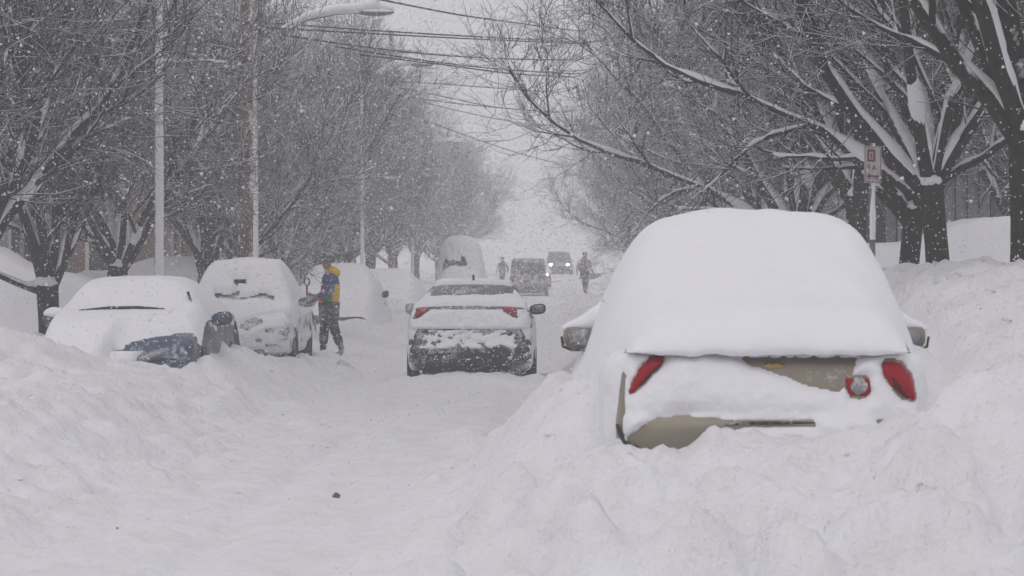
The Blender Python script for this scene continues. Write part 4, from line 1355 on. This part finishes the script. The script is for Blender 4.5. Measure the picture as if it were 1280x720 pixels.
def person(name, label, loc, rz, pose, mats, hood=None, s=1.0):
    """figure walking towards -x; pose gives joints for arms and legs"""
    t = thing(name, label, 'person', loc, rz)
    t.scale = (s, s, s)
    J = []; B = []
    def add(lst, frm=None):
        n0 = len(J)
        J.extend(lst)
        if frm is not None: B.append((frm, n0))
        B.extend(chain(n0, len(lst)))
        return n0
    add([((0, 0, .92), (.15, .13)), ((0.01, 0, 1.08), (.13, .12)), ((0.02, 0, 1.28), (.16, .13)), ((0.01, 0, 1.42), (.11, .09)), ((-.015, 0, 1.50), .052), ((-.03, 0, 1.57), (.075, .07)), ((-.04, 0, 1.66), (.10, .08)), ((-.03, 0, 1.73), (.07, .06))])
    add([((-.125, 0, 1.625), .020)], 6)        # nose
    for arm in pose['arms']:
        n0 = add([(arm[0], .07), (arm[1], .05), (arm[2], .036), (arm[3], (.042, .026))], 3)
        hand = Vector(arm[3]); fw = (hand - Vector(arm[2])).normalized()
        sd = Vector((0, 0, 1))
        ax = fw.cross(sd).normalized()
        for q in range(4):                      # four fingers curled round what the hand holds
            o = hand + sd * (0.03 - 0.02 * q)
            add([(tuple(o + fw * .035), .010), (tuple(o + fw * (.062 - .004 * q) + ax * .012), .009), (tuple(o + fw * .060 + ax * .040), .008)], n0 + 3)
        add([(tuple(hand + sd * .045 + fw * .01 + ax * .02), .011), (tuple(hand + sd * .05 + fw * .035 + ax * .04), .009)], n0 + 3)
    for leg in pose['legs']:
        add([(leg[0], .095), (leg[1], .07), (leg[2], .05), (leg[3], (.05, .04)), (leg[4], (.04, .03))], 0)
    skin_mesh('body', J, B, mats['skin'], t)
    # clothes
    jk = []; jb = []
    jk += [((0, 0, .82), (.21, .19)), ((0.015, 0, 1.03), (.20, .185)), ((0.03, 0, 1.26), (.21, .19)), ((0.015, 0, 1.42), (.165, .15)), ((-.01, 0, 1.50), (.09, .09))]
    jb += chain(0, 5)
    skin_mesh('jacket', jk, jb, mats['jacket'], t)
    for arm in pose['arms']:
        a0 = Vector(arm[0]); 
        skin_mesh('sleeve', [((a0.x, a0.y * .6, a0.z), .09), (arm[0], .092), (arm[1], .072), (tuple(Vector(arm[1]).lerp(Vector(arm[2]), .9)), .055)], chain(0, 4), mats['sleeve'], t)
    pj = [((0, 0, .88), (.165, .14))]; pb = []
    for leg in pose['legs']:
        n0 = len(pj)
        pj += [(leg[0], .115), (leg[1], .092), (tuple(Vector(leg[1]).lerp(Vector(leg[2]), .85)), .082)]
        pb += [(0, n0)] + chain(n0, 3)
    skin_mesh('trousers', pj, pb, mats['trousers'], t)
    for leg in pose['legs']:
        skin_mesh('boot', [(tuple(Vector(leg[1]).lerp(Vector(leg[2]), .7)), .068), (leg[2], .066), (leg[3], (.062, .052)), (leg[4], (.05, .042))], chain(0, 4), mats['boot'], t)
    skin_mesh('hat', [((-.015, 0, 1.645), (.15, .135)), ((-.015, 0, 1.72), (.148, .135)), ((-.01, 0, 1.79), (.10, .09))], chain(0, 3), mats['hat'], t)
    for sy in (-1, 1):
        g = Geo(); g.blob((-.128, sy * .034, 1.648), (.008, .014, .009), 1, 6, 8, 0); g.obj('eye', M_BLACKCLEAN, t)
    if hood:
        skin_mesh('hood', [((.03, 0, 1.43), (.15, .14)), ((.10, 0, 1.51), (.12, .14)), ((.135, 0, 1.57), (.07, .10))], chain(0, 3), hood, t)
    return t

P1D = 56.2
p1x = X(411, P1D)
pose1 = {'arms': [((0.0, -.20, 1.36), (.03, -.27, 1.11), (-.25, -.24, 1.06), (-.335, -.22, 1.07)), ((0.0, .20, 1.36), (-.02, .27, 1.10), (-.22, .04, 1.00), (-.30, -.06, .98))],
         'legs': [((0.01, -.09, .85), (.09, -.09, .48), (.22, -.09, .12), (.20, -.09, .04), (.08, -.10, .03)), ((-.01, .09, .85), (-.08, .09, .49), (-.10, .09, .12), (-.13, .09, .05), (-.25, .10, .05))]}
mats1 = dict(skin=M_SKIN, jacket=M_JACKET, sleeve=M_SLEEVE, trousers=M_TROUSER, boot=M_BOOT, hat=M_HAT)
z1 = gz(p1x, P1D)
person('person', 'person in navy, green and yellow jacket with dark hat, holding a shovel', (p1x, P1D, z1 - .02), 0.12, pose1, mats1, M_YELLOW, 1.0)
# snow shovel held upright
sh = thing('snow_shovel', 'snow shovel with red shaft and black loop grip in the hand', 'shovel', (p1x - .37, P1D - .27, gz(p1x - .37, P1D - .27)))
g = Geo(); g.tube([(0, 0, .80), (0, 0, .97), (0.0, 0, 1.16)], [.017, .017, .017], 10); g.obj('upper_shaft', M_REDSHAFT, sh)
g = Geo(); g.tube([(0, 0, .80), (0, 0, .5), (0.01, 0, .36)], [.014, .014, .014], 10); g.obj('lower_shaft', M_BLACKCLEAN, sh)
g = Geo(); g.tube([(0, 0, 1.16), (-.045, 0, 1.22), (-.04, 0, 1.29), (0, 0, 1.315), (.04, 0, 1.29), (.045, 0, 1.22), (0, 0, 1.16)], [.015] * 7, 8); g.obj('grip', M_BLACKCLEAN, sh)
g = Geo()
bl_pts = np.array([[(dx, dy0 + .10 * (dx / .16) ** 2 * -1 + .02, zz) for dx in np.linspace(-.09, .09, 7)] for dy0, zz in ((0, .38), (-.03, .24), (-.02, .10), (0.02, .02))])
b0 = bl_pts.reshape(-1, 3); b1 = b0 + np.array([0, .008, 0])
g.add(b0, grid_faces(4, 7)); g.add(b1, grid_faces(4, 7)[:, ::-1])
g.obj('blade', M_BLACKCLEAN, sh)

P2D = 138.0
pose2 = {'arms': [((0.0, -.2, 1.38), (.10, -.30, 1.12), (-.02, -.36, .92), (-.05, -.37, .84)), ((0, .2, 1.38), (.04, .33, 1.12), (-.10, .38, .92), (-.14, .39, .86))],
         'legs': [((0, -.09, .85), (-.06, -.07, .48), (.05, -.05, .12), (.02, -.05, .04), (-.10, -.05, .03)), ((0, .09, .85), (-.10, .07, .50), (-.12, .05, .12), (-.16, .05, .05), (-.28, .05, .04))]}
mats2 = dict(skin=M_SKIN, jacket=M_COAT, sleeve=M_COAT, trousers=M_TROUSER, boot=M_BOOT, hat=M_HAT)
p2 = person('person', 'blurred figure in dark coat walking in the street beyond the tan sedan', (X(731, P2D), P2D, gz(X(731, P2D), P2D)), 1.9, pose2, mats2, M_COAT, 1.0)
g = Geo(); g.blob((.02, .2, 1.12), (.15, .09, .2), 3); g.obj('bag', M_ORANGE, p2)
P3D = 178.0  # stand-in figure for a dark shape of unknown kind
person('person', 'faint figure standing in for an unidentified dark shape near the far van, almost lost in blowing snow', (X(628, P3D), P3D, gz(X(628, P3D), P3D) + .15), -1.2, pose2, mats2, M_COAT, 0.95)

# ------------------------------------------------------------------ poles, lamps, wires, sign
def lamp(px, D, top_z, arm, label, r=.05, fork=True):
    x = X(px, D); z0 = gz(x, D)
    t = thing('street_lamp', label, 'street lamp', (x, D, z0), 0, 'snow-plastered street lamps')
    h = top_z - z0
    g = Geo(); g.tube([(0, 0, -.4), (0, 0, h * .5), (0, 0, h)], [r, r * .9, r * .75], 12); g.obj('pole', M_POLEMETAL, t)
    g = Geo(); g.tube([(0, 0, -.3), (0, 0, .5), (0, 0, .62)], [r * 1.9, r * 1.8, r], 12); g.obj('base', M_POLEMETAL, t)
    ap = [(0, 0, h - .75), (arm * .25, 0, h - .38), (arm * .5, 0, h - .14), (arm * .75, 0, h - .03), (arm, 0, h)]
    g = Geo(); g.tube(ap, [.04, .035, .032, .03, .03], 8); g.obj('arm', M_POSTMETAL, t)
    g = Geo(); g.blob((arm + .28, 0, h), (.36, .13, .075), 1, 8, 14, 0.0); g.obj('lamp_head', M_POSTMETAL, t)
    g = Geo(); g.tube([(p[0], p[1], p[2] + .075) for p in ap[1:]] + [(arm + .25, 0, h + .12), (arm + .6, 0, h + .06)], [.03, .085, .10, .11, .13, .05], 8); g.obj('snow_load', M_TREESNOW, t)
    g = Geo(); g.tube([(r * .5, -r * .9, .3), (r * .6, -r * 1.0, h * .3), (r * .55, -r * .9, h * .6), (r * .4, -r * .8, h * .8)], [r * 1.0, r * .95, r * .7, r * .2], 8); g.obj('plastered_snow', M_TREESNOW, t)
    return t
lamp(197, 44.5, 8.2, 2.6, 'white snow-plastered lamp pole nearest the blue car', .055)
lamp(318, 60.0, 6.5, 2.0, 'snow-topped lamp arm high over the street beside the brown pole')
lamp(452, 92.0, 7.6, 1.45, 'lower snow-topped lamp arm beyond the brown pole, hazy')
lamp(515, 142.0, 7.4, 1.6, 'faint thin lamp pole standing behind the low buried car', .06)

def utility_pole(px, D, h, label, r, xm=True, rz=0.0):
    x = X(px, D); z0 = gz(x, D)
    t = thing('utility_pole', label, 'utility pole', (x, D, z0), rz, 'wooden utility poles')
    g = Geo(); g.tube([(0, 0, -.5), (0.02, 0, h * .5), (0, 0, h)], [r, r * .9, r * .75], 12); g.obj('pole', M_POLEWOOD, t)
    g = Geo(); g.box((-1.2, -.06, h - .9), (1.2, .06, h - .76)); g.obj('crossarm', M_POLEWOOD, t, False)
    for q in (-1.05, -.5, .5, 1.05):
        g = Geo(); g.blob((q, 0, h - .70), (.05, .05, .08), 1, 6, 8, 0); g.obj('insulator', M_POSTMETAL, t)
    if xm:
        g = Geo(); g.tube([(.32, -.02, h - 2.3), (.32, -.02, h - 2.28), (.32, -.02, h - 1.5), (.32, -.02, h - 1.46)], [.05, .20, .20, .06], 14); g.obj('transformer', M_POSTMETAL, t)
    return t
utility_pole(307, 57.5, 9.6, 'brown wooden utility pole rising behind the half-cleared grey sedan', .125, False)
utility_pole(489, 128.0, 10.6, 'hazy utility pole with transformer beside the lower lamp arm', .14)
utility_pole(852, 92.0, 10.5, 'utility pole almost hidden among the bare trees past the parking sign', .14)
utility_pole(788, 170.0, 11.5, 'farthest faint utility pole among the trees past the walking figure', .14)

wire_rows = [  # (px, py) along the wire with distances at both ends
    ([(440, -8), (560, 16), (640, 28), (716, 38)], 57, 84), ([(215, 14), (340, 28), (500, 40), (600, 46), (712, 52)], 52, 84), ([(330, 34), (470, 42), (580, 48), (708, 54)], 57.5, 86),
    ([(310, 36), (410, 52), (520, 66), (620, 73), (706, 75)], 57.5, 84), ([(420, 58), (520, 74), (620, 86), (710, 92)], 60, 88), ([(450, 68), (540, 79), (640, 92), (710, 96)], 60, 90),
    ([(470, 100), (540, 104), (620, 110), (690, 115)], 90, 108), ([(480, 116), (560, 128), (640, 136), (700, 140)], 90, 112), ([(500, 110), (560, 122), (620, 134), (690, 140)], 92, 116),
    ([(530, 128), (580, 140), (640, 152), (700, 158)], 110, 130), ([(530, 150), (590, 172), (650, 192), (700, 205)], 110, 135)]
for i, (pp, d0, d1) in enumerate(wire_rows):
    pa = catmull(np.array(pp, dtype=float), 22)
    f = np.linspace(0, 1, 22)
    pts = [P(px, py, d0 + (d1 - d0) * k) for (px, py), k in zip(pa, f)]
    # run on to the poles hidden in the trees
    a = pts[-1] - pts[-2]
    for q in range(6): pts.append(pts[-1] + a * 0.9 + Vector((0, 0, .02 * q)))
    g = Geo(); rr = .019 if d0 < 90 else .018
    g.tube(pts, [rr] * len(pts), 5)
    o = g.obj('overhead_wire', M_WIRE)
    tag(o, 'snow-dusted overhead wire across the grey gap, %s from the top' % (['topmost'] + ORD[1:])[i] if i else 'topmost snow-dusted overhead wire across the grey gap', 'wire', 'overhead wires')

# parking sign
SD = 31.0
sx, sz0 = X(1090, SD), gz(X(1090, SD), SD)
st = thing('parking_sign', 'white parking sign with red symbol, red lettering and arrow on a grey post', 'sign', (sx, SD, sz0), 0.0)
zt, zb = Z(183, SD) - sz0, Z(229, SD) - sz0
g = Geo(); g.box((-.028, .012, -.4), (.028, .03, zt + .03)); g.obj('post', M_POSTMETAL, st, False)
RS = Matrix.Rotation(math.radians(38), 3, 'Z')
hw = .115
M_SIGN = plain_mat('sign_white', (0.50, 0.485, 0.49), 0.4, 0.06, 6)
M_SIGNRED = plain_mat('sign_red', (0.22, 0.05, 0.06), 0.5, 0.3, 20)
def sign_part(name, mat, parts, depth):
    g = Geo()
    for (x0, z0, x1, z1) in parts:
        g.box((x0, -.004 - depth, z0), (x1, -.001 - depth * .5, z1), np.array(RS))
    return g.obj(name, mat, st, False)
H = zt - zb
sign_part('panel', M_SIGN, [(-hw, zb, hw, zt)], 0.0)
bw = .006
sign_part('border', M_SIGNRED, [(-hw + .008, zb + .008, -hw + .008 + bw, zt - .008), (hw - .008 - bw, zb + .008, hw - .008, zt - .008), (-hw + .014, zt - .014, hw - .014, zt - .008), (-hw + .014, zb + .008, hw - .014, zb + .014)], .002)
sign_part('symbol', M_SIGNRED, [(-.075, zt - .15, -.05, zt - .03), (-.05, zt - .055, .03, zt - .03), (.005, zt - .15, .03, zt - .055), (-.05, zt - .15, .005, zt - .13), (-.03, zt - .12, -.012, zt - .07)], .004)
sign_part('arrow', M_SIGNRED, [(-.06, zb + .058, .08, zb + .074), (-.075, zb + .054, -.055, zb + .078), (-.06, zb + .046, -.045, zb + .086)], .004)
def sign_text(body, size, x, z):
    cu = bpy.data.curves.new('lettering', 'FONT'); cu.body = body; cu.size = size; cu.align_x = 'CENTER'; cu.extrude = .001
    tmp = bpy.data.objects.new('tmp_text', cu); COL.objects.link(tmp)
    me = bpy.data.meshes.new_from_object(tmp.evaluated_get(bpy.context.evaluated_depsgraph_get()))
    bpy.data.objects.remove(tmp)
    me.materials.clear(); me.materials.append(M_SIGNRED)
    o = bpy.data.objects.new('lettering', me); COL.objects.link(o); o.parent = st
    v = RS @ Vector((x, -.008, 0))
    o.matrix_local = Matrix.Translation((v.x, v.y, z)) @ RS.to_4x4() @ Matrix.Rotation(PI / 2, 4, 'X')
sign_text('9 A', .085, -.02, zt - .235)
sign_text('7  A', .075, 0.0, zt - .325)
g = Geo(); g.tube([(-.002, -.02, zb - .55), (0, -.02, zb - .3), (0, -.02, zb - .08)], [.03, .035, .01], 6); g.obj('plastered_snow', M_TREESNOW, st)

# rounded cap poking out of the bank
kd = 30.5
kx = X(1197, kd)
kt = thing('rounded_post', 'small purplish-grey rounded cap poking out of the snowbank by the tree', 'post', (kx, kd, Z(338, kd)))
M_CAP = plain_mat('cap_grey', (0.23, 0.20, 0.23), 0.6, 0.25, 25)
g = Geo(); n = 18
prof = [(.070, -.9), (.070, -.02), (.072, 0.0), (.069, .03), (.058, .058), (.038, .074), (.012, .080), (.001, .080)]
V = [(math.cos(a) * r, math.sin(a) * r, z) for r, z in prof for a in [k * 2 * PI / n for k in range(n)]]
g.add(np.array(V), np.array([(i * n + k, i * n + (k + 1) % n, (i + 1) * n + (k + 1) % n, (i + 1) * n + k) for i in range(len(prof) - 1) for k in range(n)]))
g.obj('cap', M_CAP, kt)
g = Geo(); g.tube([(.0, -.03, .079), (-.015, -.055, .06), (-.025, -.068, .03)], [.008, .008, .006], 6); g.obj('strap', M_BLACKCLEAN, kt)

# ------------------------------------------------------------------ houses behind the trees
M_SIDING = plain_mat('grey_siding', (0.30, 0.30, 0.32), 0.8, 0.15, 2)
M_BRICK = brick_mat('brick_wall', (0.26, 0.15, 0.12), (0.32, 0.19, 0.15), (0.3, 0.28, 0.27))
M_TANSIDE = plain_mat('tan_siding', (0.30, 0.24, 0.21), 0.8, 0.12, 2)
M_TRIM = plain_mat('white_trim', (0.6, 0.6, 0.6), 0.6, 0.08, 4)
M_ROOF = plain_mat('shingle', (0.07, 0.068, 0.066), 0.9, 0.3, 20)
M_PANE = plain_mat('window_pane', (0.035, 0.038, 0.042), 0.15, 0.2, 2)
M_DOOR = plain_mat('door_paint', (0.10, 0.06, 0.05), 0.5, 0.15, 3)
def house(label, x, y, w, d, h, mat, seed, rz=0.0):
    """w along x (towards the street side), d along y; its gable faces the street"""
    R = random.Random(seed)
    t = thing('house', label, 'house', (x, y, .3), rz, 'houses behind the trees')
    g = Geo(); g.box((-w / 2, -d / 2, -.6), (w / 2, d / 2, h)); g.obj('wall', mat, t, False)
    rh = d * .32
    V = np.array([(-w / 2 - .3, -d / 2 - .4, h), (w / 2 + .3, -d / 2 - .4, h), (w / 2 + .3, d / 2 + .4, h), (-w / 2 - .3, d / 2 + .4, h), (-w / 2 - .3, 0, h + rh), (w / 2 + .3, 0, h + rh)])
    V2 = V + np.array([0, 0, .02])
    mesh_obj('roof', V2, [(0, 1, 5, 4), (2, 3, 4, 5), (0, 4, 3), (1, 2, 5), (0, 3, 2, 1)], M_ROOF, t, False)
    sn = V + np.array([0, 0, .03]); up = sn + np.array([0, 0, .28])
    mesh_obj('roof_snow', np.concatenate([sn[[0, 1, 5, 4]], up[[0, 1, 5, 4]], sn[[2, 3, 4, 5]], up[[2, 3, 4, 5]]]),
             [(4, 5, 6, 7), (0, 1, 5, 4), (1, 2, 6, 5), (3, 0, 4, 7), (12, 13, 14, 15), (8, 9, 13, 12), (9, 10, 14, 13), (11, 8, 12, 15)], M_BLANKET, t, False)
    sgn = 1 if x < 0 else -1
    fx = sgn * w / 2
    def win(face, a, z, ww=.9, hh=1.4):
        f = Geo(); p = Geo()
        if face == 'street':
            f.box((fx - .02, a - ww / 2 - .1, z - .1), (fx + sgn * .06, a + ww / 2 + .1, z + hh + .1)) if sgn > 0 else f.box((fx + sgn * .06, a - ww / 2 - .1, z - .1), (fx + .02, a + ww / 2 + .1, z + hh + .1))
            lo, hi = sorted((fx + sgn * .05, fx + sgn * .08))
            p.box((lo, a - ww / 2, z), (hi, a + ww / 2, z + hh))
        else:
            f.box((a - ww / 2 - .1, -d / 2 - .06, z - .1), (a + ww / 2 + .1, -d / 2 + .02, z + hh + .1))
            p.box((a - ww / 2, -d / 2 - .08, z), (a + ww / 2, -d / 2 - .05, z + hh))
        o = f.obj('window', M_TRIM, t, False); p.obj('pane', M_PANE, o, False)
    for zz in (1.0, 3.7):
        if zz + 1.5 > h: continue
        for a in (-d * .28, d * .28): win('street', a, zz)
        for a in (-w * .3, 0, w * .3): win('end', a, zz)
    g = Geo(); lo, hi = sorted((fx, fx + sgn * .07)); g.box((lo, -.5, 0), (hi, .5, 2.1)); g.obj('door', M_DOOR, t, False)
    return t
house('brick house glimpsed between the vase-shaped tree and the white pole', -13.2, 82.0, 7, 8, 5.6, M_BRICK, 1)
house('grey sided house behind the brown utility pole', -15.0, 101.0, 8, 8, 6.0, M_SIDING, 2)
house('tan sided house behind the farther lamp arms', -14.5, 124.0, 8, 9, 6.2, M_TANSIDE, 3)
house('faint grey house at the far end past the hazy utility pole', -14.0, 150.0, 8, 9, 6.2, M_SIDING, 4)
house('pale house at the picture edge behind the vase-shaped tree', -14.2, 64.0, 7, 7, 5.6, M_SIDING, 5)
house('tan house behind the trees past the parking sign', 14.5, 82.0, 8, 9, 6.0, M_TANSIDE, 6)
house('grey house far behind the trees past the walking figure', 14.0, 112.0, 8, 9, 6.0, M_SIDING, 7)
# garage clad in upright planks, each plank its own piece
gt = thing('garage', 'grey garage of upright weathered planks behind the buried driveway car', 'garage', (8.6, 53.0, .5))
g = Geo(); g.box((-3.2, .05, -.3), (3.2, 6.0, 3.6)); g.obj('wall', M_ROOF, gt, False)
plank_g = Geo(); plank_g.box((-.085, -.03, -.3), (.085, .03, 3.6))
M_PLANK = [plain_mat('plank_%s' % n_, c_, 0.9, 0.25, 6, .004) for n_, c_ in (('pale', (.36, .36, .38)), ('grey', (.25, .25, .265)), ('dark', (.12, .12, .125)))]
src = [None] * 3
for i in range(33):
    k = rnd.choice((0, 0, 1, 1, 2))
    if src[k] is None:
        src[k] = plank_g.obj('plank', M_PLANK[k], gt, False); o = src[k]
    else:
        o = copy_part(src[k], gt)
    o.location = (-3.1 + i * .194, 0 + rnd.uniform(-.012, .012), rnd.uniform(-.02, .02))
g = Geo(); g.box((-3.5, -.4, 3.6), (3.5, 6.3, 3.75)); o = g.obj('roof', M_ROOF, gt, False)
g = Geo(); g.box((-3.5, -.42, 3.755), (3.5, 6.3, 4.15)); g.obj('roof_snow', M_BLANKET, gt, False)

# ------------------------------------------------------------------ small things on the snow
M_CLOD = plain_mat('dirty_clod', (0.16, 0.13, 0.105), 0.9, 0.35, 40, .004)
cd = 23.0
def ground_hit(px, py):
    """where the sight line through a pixel meets the snow"""
    for D in np.arange(14, 120, .02):
        if Z(py, D) <= gz(X(px, D), D): return D
    return 60.0
cd = ground_hit(420, 623)
g = Geo(); g.blob((0, 0, .012), (.026, .022, .022), 5, 8, 12, .5)
o = g.obj('dirt_clod', M_CLOD); o.location = (X(420, cd), cd, gz(X(420, cd), cd)); tag(o, 'single brown clod of dirt lying on the open packed snow', 'clod')
cd = ground_hit(428, 464)
g = Geo(); g.blob((0, 0, .05), (.11, .09, .09), 9, 9, 14, .5); g.blob((.10, .02, .03), (.07, .06, .06), 4, 8, 12, .4)
o = g.obj('snow_lump', snow_mat('dirty_snow', 30, .02, 8, .06, .45)); o.location = (X(428, cd), cd, gz(X(428, cd), cd)); tag(o, 'dirty grey snow lump beside the dark sedan bumper', 'snow lump')
# broken crumbs of ploughed snow along the banks
g = Geo()
for i in range(420):
    if i % 3 == 0:
        y = rnd.uniform(15.2, 20); x = rnd.uniform(-1.3, 3.0)
    elif i % 3 == 1:
        y = rnd.uniform(19, 60); x = -3.3 + rnd.gauss(0, .45)
    else:
        y = rnd.uniform(16, 45); x = rnd.gauss(-.6, .6)
    r = abs(rnd.gauss(.004, .009)) + .004
    g.blob((x, y, gz(x, y) - r * .1), (r * rnd.uniform(.9, 1.8), r * rnd.uniform(.9, 1.8), r * .7), i % 50, 5, 6, .5)
o = g.obj('snow_crumbs', M_PLASTER); tag(o, kind='stuff')

g = Geo()
for i in range(24):
    y = rnd.uniform(19, 45); x = rnd.uniform(-3.6, .4)
    r = abs(rnd.gauss(0, .005)) + .003
    g.blob((x, y, gz(x, y) + r * .4), (r * rnd.uniform(1, 2.2), r, r * .6), i % 40, 4, 6, .4)
o = g.obj('grit', M_CLOD); tag(o, kind='stuff')

# ------------------------------------------------------------------ falling snow and the white air
def flakes(name, n, xr, yr, zr, med, mx_):
    x = npr.uniform(*xr, n); y = npr.uniform(*yr, n); z = npr.uniform(*zr, n)
    keep = z > ground_z(x, y, False) + .05
    x, y, z = x[keep], y[keep], z[keep]
    n = len(x)
    s = np.clip(npr.lognormal(math.log(med), .35, n), .0025, mx_)
    base = np.array([(1, 1, 1), (-1, -1, 1), (-1, 1, -1), (1, -1, -1)], dtype=float) * .8
    A = npr.normal(size=(n, 3, 3)); Q, _ = np.linalg.qr(A)
    st = npr.uniform(.7, 1.5, (n, 1, 3))
    V = np.einsum('kj,nij->nki', base, Q) * st * s[:, None, None] + np.stack([x, y, z], 1)[:, None, :]
    i = np.arange(n)[:, None] * 4
    Fs = np.concatenate([i + np.array([[0, 1, 2]]), i + np.array([[0, 3, 1]]), i + np.array([[0, 2, 3]]), i + np.array([[1, 3, 2]])], 0)
    m, nn, l, b = mat_new('flake')
    b.inputs['Base Color'].default_value = (.97, .97, .98, 1)
    b.inputs['Roughness'].default_value = .8
    b.inputs['Subsurface Weight'].default_value = 0.0
    tr_ = nn.new('ShaderNodeBsdfTranslucent'); tr_.inputs['Color'].default_value = (.97, .97, .98, 1)
    mx = nn.new('ShaderNodeMixShader'); mx.inputs[0].default_value = .5
    l.new(b.outputs[0], mx.inputs[1]); l.new(tr_.outputs[0], mx.inputs[2])
    l.new(mx.outputs[0], nn['Material Output'].inputs['Surface'])
    o = fast_mesh(name, V.reshape(-1, 3), Fs, m, None, False)
    tag(o, kind='stuff')
flakes('falling_snow', 225000, (-13, 12), (19, 78), (0.0, 9.2), .0048, .011)
flakes('distant_snowfall', 75000, (-17, 14), (78, 150), (0.0, 13.0), .014, .022)    # gusts down the street

g = Geo(); g.box((-112, -42, -1.5), (112, 560, 19))
hz = g.obj('haze', None, None, False)
m = bpy.data.materials.new('snow_haze'); m.use_nodes = True
m.node_tree.nodes.clear()
ho = m.node_tree.nodes.new('ShaderNodeOutputMaterial')
pv = m.node_tree.nodes.new('ShaderNodeVolumePrincipled')
pv.inputs['Color'].default_value = (.99, .99, 1.0, 1)
pv.inputs['Density'].default_value = 0.0031
pv.inputs['Anisotropy'].default_value = 0.0
m.node_tree.links.new(pv.outputs[0], ho.inputs['Volume'])
hz.data.materials.append(m)
tag(hz, kind='stuff')
